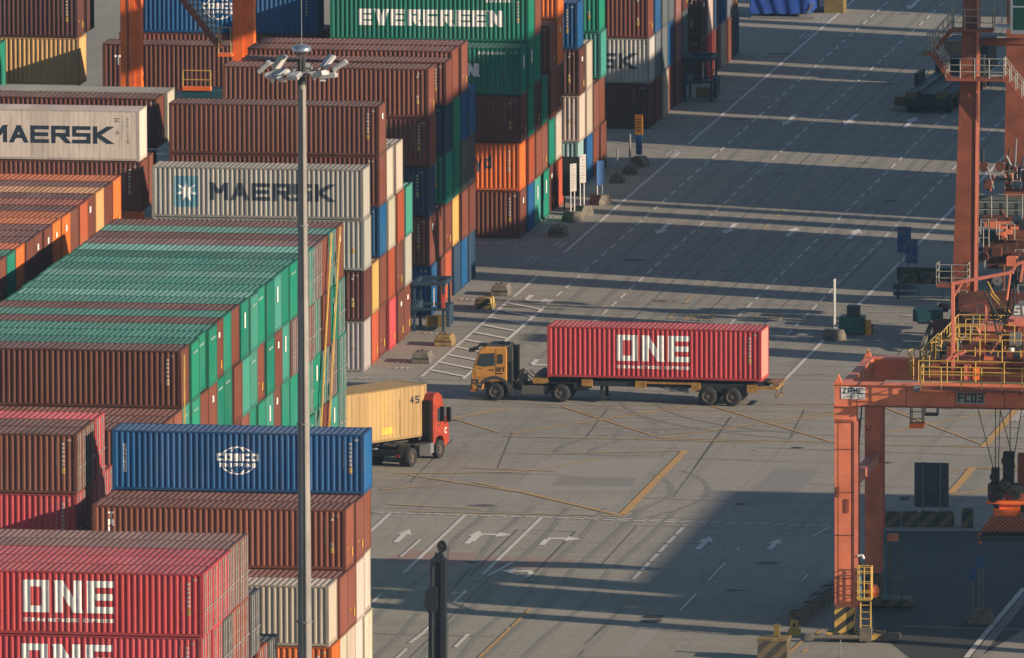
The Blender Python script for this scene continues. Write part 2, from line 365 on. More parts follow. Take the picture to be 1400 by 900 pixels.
class Spec:                        # one container size: meshes of its parts
    cache = {}
    def __new__(cls, l, h):
        k = (round(l, 3), round(h, 3))
        if k in cls.cache: return cls.cache[k]
        s = super().__new__(cls); cls.cache[k] = s; s.make(l, h); return s
    def make(s, l, h):
        s.l, s.h = l, h; a = l/2; w = W/2; e = .004
        f = MB()
        for sx in (-1, 1):
            for sy in (-1, 1):
                for z0, z1 in ((0, .118), (h-.118, h)): f.box(sx*a, sy*w, z0, sx*(a-.178), sy*(w-.162), z1)
                f.box(sx*(a-e), sy*(w-e), .118, sx*(a-.15), sy*(w-.13), h-.118)
            f.box(sx*(a-.008), -(w-.162), .0, sx*(a-.12), w-.162, .15)
            f.box(sx*(a-.008), -(w-.162), h-.105, sx*(a-.12), w-.162, h-.006)
        for sy in (-1, 1):
            f.box(-(a-.178), sy*(w-e), .03, a-.178, sy*(w-.06), .16)
            f.box(-(a-.178), sy*(w-e), h-.085, a-.178, sy*(w-.06), h-.012)
        f.add([(-a+.15,-w+.05,.09),(a-.15,-w+.05,.09),(a-.15,w-.05,.09),(-a+.15,w-.05,.09)], [(0,1,2,3)])
        s.frame = f.mesh('frame', M['framep'])
        s.prof = corr(-a+.15, a-.15, PITCH_C, DEP)
        def side(sy, prof, dz0=.16, dz1=.085):
            m = MB(); n = len(prof)
            vs = [(x, sy*(w-.012-y), dz0) for x, y in prof]+[(x, sy*(w-.012-y), h-dz1) for x, y in prof]
            fs = [(i, i+1, n+i+1, n+i) for i in range(n-1)]
            if sy > 0: fs = [f_[::-1] for f_ in fs]
            m.add(vs, fs); return m
        def raw(m, name, mat):
            me = bpy.data.meshes.new(name); me.from_pydata(m.v, [], m.f); me.materials.append(mat); return me
        s.front = raw(side(-1, s.prof), 'side_wall', M['side']); s.back = raw(side(1, s.prof), 'side_wall', M['side'])
        flat = []
        x = -a+.15; 
        while x < a-.16: flat += [(x, 0), (x+.285, 0), (x+.29, .012), (x+.30, .012)]; x += .305
        flat = [p for p in flat if p[0] < a-.16]+[(a-.15, 0)]
        s.flatprof = flat; s.flat = raw(side(-1, flat), 'side_wall', M['side'])
        r = MB(); pr = corr(-a+.12, a-.12, .29, .024); n = len(pr); y0 = w-.06
        vs = [(x, -y0, h-.014-d) for x, d in pr]+[(x, y0, h-.014-d) for x, d in pr]
        r.add(vs, [(i, i+1, n+i+1, n+i) for i in range(n-1)]); s.roof = raw(r, 'roof', M['roofp'])
        r2 = MB(); r2.add([(-a+.12,-y0,h-.016),(a-.12,-y0,h-.016),(a-.12,y0,h-.016),(-a+.12,y0,h-.016)], [(0,1,2,3)]); s.roofflat = raw(r2, 'roof', M['roofp'])
        def end(sx):
            pe = corr(-w+.13, w-.13, .25, .04); n = len(pe); m = MB()
            vs = [(sx*(a-.02-d), y, .15) for y, d in pe]+[(sx*(a-.02-d), y, h-.105) for y, d in pe]
            fs = [(i, i+1, n+i+1, n+i) for i in range(n-1)]
            if sx < 0: fs = [q[::-1] for q in fs]
            m.add(vs, fs); return raw(m, 'end_wall', M['endp'])
        s.end = {1: end(1), -1: end(-1)}
        def door(sx, sy):
            m = MB(); x0 = sx*(a-.03)
            m.box(x0, sy*.012, .16, x0-sx*.05, sy*(w-.135), h-.115)
            for k in range(5):
                z = .3+k*(h-.75)/4.6; m.box(x0+sx*.012, sy*.22, z, x0-sx*.01, sy*(w-.33), z+(h-.75)/4.6*.62)
            return m.mesh('door', M['endp'])
        s.door = {(sx, sy): door(sx, sy) for sx in (1, -1) for sy in (1, -1)}
        def bar(sx, y):
            m = MB(); x0 = sx*(a+.012); m.tube((x0, y, .09), (x0, y, h-.06), .028, 6)
            for z in (.2, .9, 1.7, h-.3): m.box(x0-sx*.03, y-.07, z, x0+sx*.012, y+.07, z+.09)
            m.box(x0, y, 1.15, x0+sx*.03, y+.42, 1.21)
            return m.mesh('locking_bar', M['galv'])
        s.bars = {(sx, y): bar(sx, y) for sx in (1, -1) for y in (-.82, -.36, .36, .82)}
        s.marks = []
        for kind in range(4):
            rr = random.Random(kind+3); pw = []; py = []; x = a-1.02
            z = h-.38
            while z > h*.42: pw.append([(x, z-.03), (x+.05, z-.03), (x+.05, z), (x, z)]); z -= .062
            if kind != 3:
                z = h-.42
                for k in range(7):
                    if rr.random() < .7: pw.append([(x+.28, z-.12), (x+.42, z-.12), (x+.42, z), (x+.28, z)])
                    z -= .2
                z = h*(.5-.06*kind); py.append([(x+.26, z-.28), (x+.44, z-.28), (x+.44, z), (x+.26, z)])
                py.append([(x+.28, z+.1), (x+.42, z+.1), (x+.42, z+.24), (x+.28, z+.24)]) if kind else None
            for k in range(4):
                if rr.random() < .8: pw.append([(a-.62+.1*k, h-.34), (a-.56+.1*k, h-.34), (a-.56+.1*k, h-.24), (a-.62+.1*k, h-.24)])
            s.marks.append((s.decal(pw, 'id_marks', M['markw']), s.decal(py, 'warning_mark', M['marky']) if py else None))
    def decal(s, polys, name, mat, prof=None, off=.005):
        prof = prof or s.prof; xs = sorted({p[0] for p in prof}); mb = MB()
        for i, poly in enumerate(polys):
            k = off+(i % 12)*.0005; lo = min(p[0] for p in poly); hi = max(p[0] for p in poly)
            cuts = [lo]+[x for x in xs if lo+1e-4 < x < hi-1e-4]+[hi]
            for c0, c1 in zip(cuts, cuts[1:]):
                q = clip(clip(poly, c0, True), c1, False)
                if len(q) < 3: continue
                ok = []
                for p in q:
                    if not ok or (abs(p[0]-ok[-1][0])+abs(p[1]-ok[-1][1])) > 1e-5: ok.append(p)
                if len(ok) < 3: continue
                mb.add([(x, -(W/2-.012-prof_y(prof, min(max(x, c0+1e-6), c1-1e-6)))-k, z) for x, z in ok], [tuple(range(len(ok)))])
        return mb.mesh(name, mat)

# linear base colours
C = dict(b=(.135,.046,.032), c=(.165,.058,.040), d=(.085,.032,.027), g=(.008,.165,.110), t=(.045,.23,.185), o=(.55,.135,.028), w=(.40,.352,.295),
         s=(.35,.345,.32), B=(.008,.078,.205), n=(.018,.048,.095), r=(.29,.066,.032), p=(.45,.060,.070), y=(.44,.28,.095), k=(.075,.08,.085),
         T=(.55,.27,.12), m=(.22,.11,.095), G=(.02,.10,.075), a=(.22,.36,.34), z=(.10,.12,.14))
CN = dict(b='brown', c='reddish brown', d='dark maroon', g='green', t='pale green', o='orange', w='cream white', s='silver grey', B='blue', n='navy blue', r='rust red',
          p='pink red', y='yellow', k='dark grey', T='tan orange', m='mauve brown', G='dull green', a='pale aqua', z='slate grey')
ORD = ['front','second','third','fourth','fifth','sixth','seventh','eighth','ninth','tenth','eleventh','twelfth','thirteenth','fourteenth','fifteenth','sixteenth','seventeenth','eighteenth','nineteenth','twentieth']
C['W'] = (.66,.57,.49); CN['W'] = 'white'; C['Y'] = (.60,.38,.16); CN['Y'] = 'sand yellow'
def jit(c, a=.12):
    k = 1+random.uniform(-a, a); return tuple(min(1, x*k*(1+random.uniform(-.05, .05))) for x in c)+(1,)
NCONT = 0
def container(xr, yf, z, code, label, group, h=HC, l=L, doors=False, marks=None, front='corr', end_extra=None, endcol=None, loc=None, rz=0, mats=None, roofcol=None):
    """xr: x of the right-hand end, yf: y of the long side facing the camera"""
    global NCONT; NCONT += 1
    sp = Spec(l, h); col = jit(C[code])
    e = thing('shipping_container', label, 'container', loc or (xr-l/2, yf+W/2, z), rz, group)
    inst('frame', sp.frame, e, col)
    inst('side_wall', sp.front if front == 'corr' else sp.flat, e, col); inst('side_wall', sp.back, e, col)
    kr = random.choice((.62,.8,1.0,1.0,1.25)); kr2 = random.choice((.85,1,1,1.2))
    rc = roofcol or (tuple(x*kr for x in (.060,.215,.170))+(1,) if code == 'g' else tuple(x*kr2 for x in (.13,.30,.25))+(1,) if code == 't' else tuple((x*.8+.036)*kr2 for x in col[:3])+(1,))
    inst('roof', sp.roof if front == 'corr' else sp.roofflat, e, rc)
    ds = 1 if doors else -1
    inst('end_wall', sp.end[-ds], e, endcol or col)
    for sy in (1, -1):
        d = inst('door', sp.door[(ds, sy)], e, col)
        if doors:
            for y in ((.36, .82) if sy > 0 else (-.36, -.82)): inst('locking_bar', sp.bars[(ds, y)], d)
    if marks is not None:
        a_, b_ = sp.marks[marks % 4]; inst('id_marks', a_, e)
        if b_: inst('warning_mark', b_, e)
    if end_extra: end_plate(e, sp, end_extra)
    return e, sp
PLATES = {}
def end_plate(e, sp, kind):
    """small stencils and plates on the blank end facing the road"""
    key = (sp.l, sp.h, kind)
    if key not in PLATES:
        a = sp.l/2+.004; h = sp.h; out = []
        def rects(name, mat, rs):
            m = MB()
            for y0, z0, y1, z1 in rs: m.box(a-.01, y0, z0, a+.002, y1, z1)
            out.append((name, m.mesh(name, mat)))
        if kind == 'ever': rects('end_stencil', M['stencil'], [(-.7+.15*k, h-.60, -.60+.15*k, h-.48) for k in range(9)])
        if kind == 'logo': rects('end_stencil', M['white'], [(-.16, 1.5, .16, 2.3)]); 
        if kind == 'plate': rects('end_placard', M['white'], [(-.18, h-.88, .22, h-.55)])
        if kind == 'ytag': rects('end_tag', M['yellowm'], [(.5, .45, .68, .85), (-.6, .9, -.5, 1.0)])
        if kind == 'both': rects('end_placard', M['white'], [(-.22, h-.86, .2, h-.6)]); rects('end_tag', M['yellowm'], [(.45, .4, .65, .8)])
        PLATES[key] = out
    for n, m in PLATES[key]: inst(n, m, e)
TIERN = {0: 'top tier', 1: 'second tier down', 2: 'third tier down', 3: 'fourth tier down', 4: 'fifth tier down'}
def stack(xr, y0, pitch, rows, block, group, top=None, doors={}, marks={}, fronts={}, extra={}, heights={}, base=0, skip=None, special=None, ground=False):
    """rows: list of strings, bottom tier first; '.' = no container"""
    top = top or max(len(r)+base for r in rows)
    for i, r in enumerate(rows):
        z = base*2.9
        for j, ch in enumerate(r):
            h = heights.get((i, j), HC)
            if ch != '.':
                dx = random.uniform(-.075, .075); dy = random.uniform(-.035, .035)
                code = ch
                dn = top-1-(j+base)
                tn = TIERN.get(dn, 'lowest tier') if base or not ground else ('ground tier' if j == 0 else f'{ORD[j]} tier up')
                lab = f"{CN[code]} container, {tn}, {ORD[i]} row{' back' if i else ''}, {block}"
                mk = marks.get((i, j), random.choice((0,1,2,3))); ex = extra.get((i, j))
                if ex is None and (i, j) not in doors:
                    q = random.random()
                    ex = ('ever' if q < .55 else 'logo' if q < .62 else None) if code in 'gt' else ('plate' if q < .18 else 'ytag' if q < .55 else 'both' if q < .62 else None) if code in 'bcdro' else None
                e, sp = container(xr+dx, y0+pitch*i+dy, z, code, lab, group, h=h, doors=doors.get((i, j), False), marks=mk, front=fronts.get((i, j), 'corr'), end_extra=ex)
                if special and (i, j) in special: special[(i, j)](e, sp)
            z += h+.006
# logo makers -------------------------------------------------------
def put(e, sp, polys, x, z, name, mat, prof=None, off=.005):
    inst(name, sp.decal([[(a+x, b+z) for a, b in p] for p in polys], name, mat, prof, off), e)
def logo_one(e, sp):
    p, w = stroke_polys('ONE', 1.22, 1.47, .25, .36, .3); x0 = -sp.l/2+3.95
    put(e, sp, p, x0, sp.h-.42-1.47, 'lettering', M['white'])
    p, w = stroke_polys('OCEAN NETWORK EXPRESS', .165, .17, .044, .045); k = 4.15/w
    p = [[(a*k, b) for a, b in q] for q in p]
    put(e, sp, p, x0, sp.h-.42-1.47-.42, 'lettering', M['white'])
def logo_ever(e, sp):
    p, w = stroke_polys('EVERGREEN', .86, 1.0, .138, .30, .27); put(e, sp, p, -sp.l/2+1.75, .9, 'lettering', M['white'])
    p, w = stroke_polys('EGHU 80024', .12, .16, .06, .04); put(e, sp, p, sp.l/2-2.6, sp.h-.5, 'lettering', M['white'])
def star(e, sp, x, z, prof=None):
    put(e, sp, [[(-.7,-.88),(.7,-.88),(.7,.88),(-.7,.88)]], x, z, 'logo_panel', M['sky'], prof, .004)
    pl = []
    for k in range(7):
        a = PI/2+2*PI*k/7; b1 = a+.45; b2 = a-.45; pl.append([(0,0),(.26*math.cos(b2),.26*math.sin(b2)),(.66*math.cos(a),.66*math.sin(a)),(.26*math.cos(b1),.26*math.sin(b1))])
    put(e, sp, pl, x, z, 'logo_star', M['white'], prof, .012)
def logo_maersk(e, sp):
    star(e, sp, -sp.l/2+2.0, sp.h-1.42)
    p, w = stroke_polys('MAERSK', 1.06, 1.0, .15, .24, .22); put(e, sp, p, -sp.l/2+3.35, sp.h-.88-1.0, 'lettering', M['navy'])
def logo_maersk_flat(e, sp):
    p, w = stroke_polys('MAERSK', 1.06, 1.0, .15, .24, .22); put(e, sp, p, sp.l/2-1.62-w, .98, 'lettering', M['navy'], sp.flatprof)
    rs = [[(sp.l/2-1.45, sp.h-.5+.09*k), (sp.l/2-1.45+.3-.1*(k % 2), sp.h-.5+.09*k), (sp.l/2-1.45+.3-.1*(k % 2), sp.h-.46+.09*k), (sp.l/2-1.45, sp.h-.46+.09*k)] for k in range(3)]
    put(e, sp, rs, 0, -.15, 'id_marks', M['navy'], sp.flatprof)
    put(e, sp, [[(0,0),(.24,0),(.22,.03),(.02,.03)], [(0,0),(.03,0),(.135,.2),(.105,.2)], [(.21,0),(.24,0),(.135,.2),(.105,.2)]], sp.l/2-1.4, 1.55, 'id_marks', M['navy'], sp.flatprof)
def logo_maersk_plain(e, sp):
    p, w = stroke_polys('MAERSK', 1.06, 1.0, .15, .24, .22); put(e, sp, p, -sp.l/2+4.15, sp.h-.95-1.0, 'lettering', M['navy'])
def logo_globe(e, sp):
    x, z = 0, 1.52
    p, w = stroke_polys('COSCO', .36, .36, .06, .11); put(e, sp, p, x-w/2-.02, z-.02, 'lettering', M['white'])
    p, w = stroke_polys('SHIPPING', .21, .2, .045, .055); put(e, sp, p, x-w/2, z-.32, 'lettering', M['white'])
    pl = []
    def arc(rx, rz, a0, a1, n=9):
        for k in range(n):
            t0 = a0+(a1-a0)*k/n; t1 = a0+(a1-a0)*(k+1)/n
            pl.append([(rx*math.cos(t0), rz*math.sin(t0)), (rx*math.cos(t1), rz*math.sin(t1)), ((rx-.06)*math.cos(t1), (rz-.06)*math.sin(t1)), ((rx-.06)*math.cos(t0), (rz-.06)*math.sin(t0))])
    for s_ in (0, PI):
        arc(.88, .68, s_+.55, s_+PI-.55); arc(.45, .68, s_+.75, s_+PI-.75)
    put(e, sp, [[(a+x, b+z) for a, b in q] for q in pl], 0, .0, 'logo_globe', M['white'], None, .006)
def vtext(e, sp, text, x, ztop, s, mat=None):
    for i, ch in enumerate(text):
        p, w = stroke_polys(ch, s*.8, s*.85, 0, s*.24); put(e, sp, p, x, ztop-(i+1)*s, 'lettering', mat or M['white'])

def both(*fs): return lambda e, sp: [f(e, sp) for f in fs]

# ---- nearest block (left bay) : pink stacks
D = {(i, j): True for i in range(9) for j in range(9)}
stack(-121.45, 688.2, 2.47, ['...ppp', '....pp', '....kp', '....rm', '....rm', '....k', '...r', '...k'], 'nearest pink block', 'containers of the nearest pink block', doors=D,
      marks={(0,5):1,(0,4):0}, special={(0,5):logo_one,(0,4):logo_one,(0,3):logo_one})
# ---- nearest block (right bay): the blue box with the globe emblem on top
stack(-121.4, 722.35, 2.44, ['.wcw', '.wrc', '.wwcc', '.wwccc', '.wwwccB'], 'block under the blue globe box', 'containers under the blue globe box',
      marks={(0,3):2,(2,4):1,(4,5):3,(4,4):0} | {(4,6):1}, special={}) if False else None
stack(-121.4, 722.35, 2.44, ['..ow', '..wcc'[:4]+'', '..wccc'[:4]+'c', '..wwcc'[:5], '..wwcB'], 'block under the blue globe box', 'containers under the blue globe box', top=6,
      marks={(0,3):3,(0,2):1,(2,4):2,(4,5):1},
      special={(2,4): lambda e, sp: vtext(e, sp, 'TRL', -sp.l/2+.75, sp.h-.25, .36),
               (4,5): both(logo_globe, lambda e, sp: vtext(e, sp, 'CSNU803', -sp.l/2+.55, sp.h-.62, .2))})
# ---- left bay, brown and pink block in shade
stack(-135.0, 730.45, 2.47, ['....pc', '....pb', '....pp', '...pp', '...r'], 'shaded block at the left edge', 'containers of the shaded left block', doors=D, marks={(0,5):1,(0,4):0})
# ---- big green roofed block
g6 = list('bggg'+'bgbg'+'tggt'+'gggtmbtb')
g5 = list('tgbb'+'ggbt'+'tbgb'+'tmmctbgt')
g4 = list('....'+'..dc'+'ggtb'+'ggtttGtmt'[:2]+'ttgtmt')
g3 = list('........'+'....'+'..gggtbtt'[:2]+'ggtbtt')
rowsG = [('..' + g3[i] + g4[i] + g5[i] + g6[i]) for i in range(20)]
dG = {(i, 5): True for i in (14,15,16,18)}; dG.update({(i, 4): True for i in (13,15,16,19)}); dG.update({(i, 3): True for i in (15,17,18,19)}); dG.update({(19,2):True,(16,2):True})
stack(-135.0, 759.35, 2.46, rowsG, 'big green-roofed block', 'containers of the big green-roofed block', doors=dG, marks={(0,5):0},
      extra={(4,5):'both',(8,5):'ever',(11,5):'logo',(11,4):'plate',(12,4):'logo',(10,3):'logo',(3,4):'plate',(18,2):'logo'})
stack(-135.0, 752.0, 2.46, ['....c', '....c', '....c'], 'step before the big green block', 'containers on the step before the green block', top=5)
# ---- orange roofed block at the left
stack(-150.1, 788.2, 2.53, ['.....'+c for c in 'd'+'bgocbboo'+'b'+'rbTbo'], 'orange-roofed block at left', 'containers of the orange-roofed block', top=6, doors={(0,5):True},
      extra={(6,5):'plate',(11,5):'plate'})
# ---- block M: starred grey box, beside the hatched bay
stack(-145.0, 874.8, 2.93, ['sdss', 'ry', 'bbBbb', 'prww', 'bbrw', 'cst'], 'block beside the hatched bay', 'containers of the block beside the hatched bay', ground=True, top=5,
      marks={(0,3):3,(0,1):2,(2,4):1,(2,3):2,(2,2):0,(5,2):3}, special={(0,3): logo_maersk},
      extra={(4,0):'both',(5,0):'both',(1,0):'ytag',(3,0):'ytag'})
stack(-158.2, 876.7, 2.95, ['...cW', '...c', '....b', '....w'], 'bay left of the starred grey box', 'containers left of the starred grey box', ground=True, fronts={(0,4):'flat',(3,4):'flat'}, marks={(0,3):1},
      special={(0,4): logo_maersk_flat})
# ---- block N: behind the blue steel stand
stack(-145.0, 898.5, 2.93, ['Bbnbc', 'bb', 'rbgnb', 'nyggc', 'BbkBc', 'nbkB'], 'block behind the blue steel stand', 'containers behind the blue steel stand', ground=True, heights={(2,4):ST},
      marks={(0,4):2,(0,3):1,(0,1):1,(0,2):0,(2,3):0})
# ---- block O: under the big green lettered box
stack(-145.0, 933.0, 2.93, ['bobg', 'Brggg', 'tcdgc', 'gcg', 'dgcc', 'rwboo'], 'block under the green lettered box', 'containers under the green lettered box', ground=True,
      marks={(0,0):1,(0,2):2,(0,3):3,(1,4):0}, special={(1,4): logo_ever, (0,1): lambda e, sp: put(e, sp, stroke_polys('yd', .46, .85, .13, .15)[0], sp.l/2-2.75, 1.35, 'lettering', M['navy']),
               (0,3): lambda e, sp: (put(e, sp, stroke_polys('EVERGREEN', .86, .8, .138, .30, .22)[0], -sp.l/2+.78, 1.12, 'lettering', M['white']), put(e, sp, stroke_polys('EGHU 90205', .12, .16, .06, .04)[0], sp.l/2-2.6, sp.h-.42, 'lettering', M['white']))},
      extra={(0,0):'plate',(2,0):'logo',(3,0):'logo',(0,3):'logo',(1,3):'logo'})
stack(-158.3, 932.2, 2.93, ['...b', '...', '...cB', '...b'], 'bay behind the orange crane legs', 'containers behind the orange crane legs', ground=True, top=5, marks={(0,3):3}, special={(2,4): logo_globe,
      (0,3): lambda e, sp: put(e, sp, stroke_polys('TE', .42, .6, .12, .13)[0], -sp.l/2+.75, 1.6, 'lettering', M['white'])})
stack(-172.4, 934.6, 2.93, ['...Yd', '....d'], 'bay at the top left corner', 'containers at the top left corner', marks={(0,3):3,(0,4):1})
stack(-176.6, 931.0, 2.93, ['...g'], 'sliver at the left frame edge', 'container at the left frame edge', top=4)
# ---- block P, Q, R further up the road
stack(-145.0, 956.6, 2.93, ['awdB', 'Bww', 'bb', 'bbtg'], 'block behind the paired notice boards', 'containers behind the paired notice boards', ground=True, marks={(0,3):1,(0,2):2,(0,1):0,(0,0):0,(3,3):2}, extra={(0,2):'both'})
stack(-145.0, 986.6, 2.93, ['dsb', 'bzB', 'wzz', 'bBz', 'bmm', 'dzd'], 'block behind the orange notice board', 'containers behind the orange notice board', ground=True, top=3, marks={(0,2):2,(0,1):3,(0,0):3}, special={(0,1): logo_maersk_plain})
stack(-145.0, 1010.4, 2.93, ['ddw', 'pw', 'bn', 'wB', 'bz', 'nd'], 'farthest block up the road', 'containers of the farthest block', ground=True, top=3)

# ------------------------------------------------------------------ ground and markings
LIFT = [0]
def lift(z):
    LIFT[0] = (LIFT[0]+1) % 61; return z+LIFT[0]*.00022
def rect_xy(m, x0, y0, x1, y1, z): m.sheet([(x0,y0),(x1,y0),(x1,y1),(x0,y1)], lift(z))
gnd = MB().sheet([(-3000,-1500),(3000,-1500),(3000,5000),(-3000,5000)], 0).build('ground', M['asphalt']); tag(gnd, kind='structure')
ZL = .022
def struct(mb, name, mat): o = mb.build(name, mat); return tag(o, kind='structure')
def strip(mb, a, b, w, z=ZL):
    a = Vector((a[0], a[1], 0)); b = Vector((b[0], b[1], 0)); d = (b-a).normalized(); p = Vector((-d.y, d.x, 0))*(w/2)
    mb.sheet([a-p, b-p, b+p, a+p], lift(z))
def dashes(mb, x, y0, y1, on, off, w=.16, z=ZL, skip=()):
    y = y0
    while y < y1:
        e = min(y+on, y1)
        if not any(s0 < (y+e)/2 < s1 for s0, s1 in skip): rect_xy(mb, x-w/2, y, x+w/2, e, z)
        y += on+off
road = MB()
rect_xy(road, -141.5, 907, -141.3, 916.5, ZL); rect_xy(road, -141.5, 927, -141.3, 975, ZL); rect_xy(road, -141.5, 979, -141.3, 1120, ZL)
rect_xy(road, -141.55, 873.2, -141.35, 906, ZL)
for x, ys in ((-138.95, ((904, 1120),)), (-135.1, ((896.5, 1120),)), (-127.15, ((897, 1120),)), (-123.25, ((893, 1120),))):
    for y0, y1 in ys: dashes(road, x, y0, y1, 2.1, 1.5)
rect_xy(road, -120.95, 873, -120.73, 1120, ZL)
struct(road, 'lane_line', M['wline'])
cl = MB(); dashes(cl, -131.05, 899, 1120, 3.4, 3.2, .17); struct(cl, 'lane_line', M['yfaint'])
# hatched bay next to the stacks
h = MB(); rect_xy(h, -139.07, 880.2, -138.83, 903, ZL)
for k in range(10):
    y = 875.9+k*3.15; strip(h, (-141.35, y+.1), (-138.95, y-2.4), .34, ZL+.004)
rect_xy(h, -139.05, 872.6, -138.85, 880, ZL); struct(h, 'hatched_bay_marking', M['arrowp'])
def pl(mb, pts, w, z=ZL):
    q = [gp(*p) for p in pts]
    for a, b in zip(q, q[1:]): strip(mb, a, b, w, z)
# short paired lines, cross lines and sunlit strips laid in pale paint
t = MB()
for (a, b) in (((718,361),(733,350)),((726,361),(741,349)),((755,338),(766,331)),((764,339),(775,331)),((1113,36),(1119,30)),((1121,36),(1128,30)),((1091,54),(1103,44)),((1099,54),(1110,45)),((910,214),(918,207)),((916,215),(927,206)),((942,187),(950,180)),((951,188),(959,180))):
    pl(t, (a, b), .16)
pl(t, ((790,188.5),(925,207)), .12); pl(t, ((652,366),(700,369)), .12); pl(t, ((1005,85.5),(1130,96)), .2)  # the last is a sunlit strip painted pale
pl(t, ((923,149),(1052,156)), .2)  # sunlit gap between shadow bands, painted as a pale strip
struct(t, 'lane_line', M['wfaint'])  # also holds the two sunlit strips painted pale
# box junction (yellow)
bj = MB()
for pts in (((617,572),(682,592)),((612,575),(682,559)),((700,593),(960,553)),((768,556),(905,600)),((905,600),(1250,545)),((972,555),(1138,605)),((1050,581),(1145,566)),
            ((1203,555),(1345,609)),((1200,594),(1375,560)),((1060,553),(1145,553)),((1200,609),(1345,612)),((1138,605),(1200,608)),((905,600),(1138,605))):
    pl(bj, pts, .16)
pl(bj, ((1345,612),(1390,560)), .42); pl(bj, ((1330,640),(1300,675)), .42); pl(bj, ((1332,640),(1400,644)), .25)
pl(bj, ((937,617),(851,704)), .42); pl(bj, ((716,674),(851,706)), .3)
struct(bj, 'box_junction_marking', M['yline'])
bf = MB()
for pts in (((690,597),(1040,605)),((740,621),(936,617)),((560,650),(716,674)),((700,647),(820,628)),((540,648),(700,646)),((650,660),(716,674)),((617,572),(700,560)),((530,690),(660,697)),((520,670),(640,660)),((560,700),(848,706)),((636,640),(760,645))):
    pl(bf, pts, .25, ZL)
struct(bf, 'box_junction_marking', M['yfaint'])
# wide dashed stop line and the lower lanes
sl = MB()
a, b = gp(510, 701), gp(1140, 721)
for k in range(30):
    t0 = k/30; t1 = t0+.023; strip(sl, a.lerp(b, t0), a.lerp(b, t1), .28, ZL)
    if k > 12: strip(sl, a.lerp(b, t0)+Vector((.1,.6,0)), a.lerp(b, t1)+Vector((.1,.6,0)), .2, ZL)
for x, y0, y1 in ((-130.73,801,821.4),(-126.55,801,821.2),(-134.8,812,821.5)): rect_xy(sl, x-.11, y0, x+.11, y1, ZL)
dashes(sl, -118.55, 800.5, 819.5, 2.6, .5, .24)
dashes(sl, -130.73, 770, 795, 4.2, 5.5, .18); dashes(sl, -126.55, 772, 797, 4.2, 5.5, .18); dashes(sl, -114.6, 790, 812, 6, 4.5, .14)
for pts in (((560,880),(580,865)),((622,886),(640,868)),((668,788),(700,770))): pl(sl, pts, .22)
for pts in (((575,764),(577,762)),((548,762),(575,738))): pl(sl, pts, .16)
pl(sl, ((1095,797),(1105,786)), .12); pl(sl, ((1060,772),(1100,773)), .1); pl(sl, ((1110,735),(1136,721)), .15)
pl(sl, ((1321,900),(1345,870),(1400,805)), .3)
struct(sl, 'lane_line', M['wline'])
yl = MB(); pl(yl, ((697,860),(655,900)), .18); pl(yl, ((725,833),(700,857)), .16); pl(yl, ((1080,893),(1096,878)), .2); pl(yl, ((1102,876),(1125,862)), .2); pl(yl, ((1098,892),(1103,888)), .25)
pl(yl, ((935,437),(950,433)), .25); pl(yl, ((1290,645),(1330,640)), .18); pl(yl, ((1300,678),(1395,662)), .2); struct(yl, 'lane_line', M['yline'])
# yellow lane lettering boxes (worn road words)
yw = MB()
for u0 in (935, 1027):
    pl(yw, ((u0,438),(u0+10,430),(u0+45,431),(u0+38,438),(u0,438)), .16); pl(yw, ((u0+12,437),(u0+28,431)), .14); pl(yw, ((u0+22,437),(u0+34,431)), .14)
struct(yw, 'road_lettering', M['yfaint'])
def arrow(mb, u, v, ln=3.6, turn=0, flip=1, s=1):
    p = gp(u, v); x, y = p.x, p.y
    w = .16*s
    if not turn:
        rect_xy(mb, x-w, y, x+w, y+flip*ln*.6, ZL); mb.sheet([(x-.42*s, y+flip*ln*.6), (x+.42*s, y+flip*ln*.6), (x, y+flip*ln)], lift(ZL))
    else:
        rect_xy(mb, x-w, y, x+w, y+flip*ln*.5, ZL); rect_xy(mb, x, y+flip*ln*.5, x+turn*.95, y+flip*(ln*.5+.55), ZL)
        yy = y+flip*(ln*.5+.27); mb.sheet([(x+turn*.95, yy-.85), (x+turn*1.75, yy), (x+turn*.95, yy+.85)], lift(ZL))
ar = MB()
arrow(ar, 541, 742, 4.6); arrow(ar, 638, 744, 4.6); arrow(ar, 645, 741, 4.6, 1); arrow(ar, 740, 746, 4.2, 1); arrow(ar, 954, 752, 4.6); arrow(ar, 1052, 752, 3.6)
arrow(ar, 727, 404, 4.2, 1, -1); arrow(ar, 915, 306, 5.2, 0, -1); arrow(ar, 1006, 306, 5.2, 0, -1); arrow(ar, 1076, 324, 4.4, 0, 1); arrow(ar, 1160, 328, 5, 0, 1)
arrow(ar, 1088, 157, 6, 0, -1); arrow(ar, 1171, 157, 6, 0, -1); arrow(ar, 1236, 176, 6, 0, 1); arrow(ar, 1257, 0, 6, 0, -1); arrow(ar, 735, 492, 4, 1, -1); arrow(ar, 690, 508, 4)
arrow(ar, 720, 790, 3.4, -1, 1)
struct(ar, 'lane_arrow', M['arrowp'])
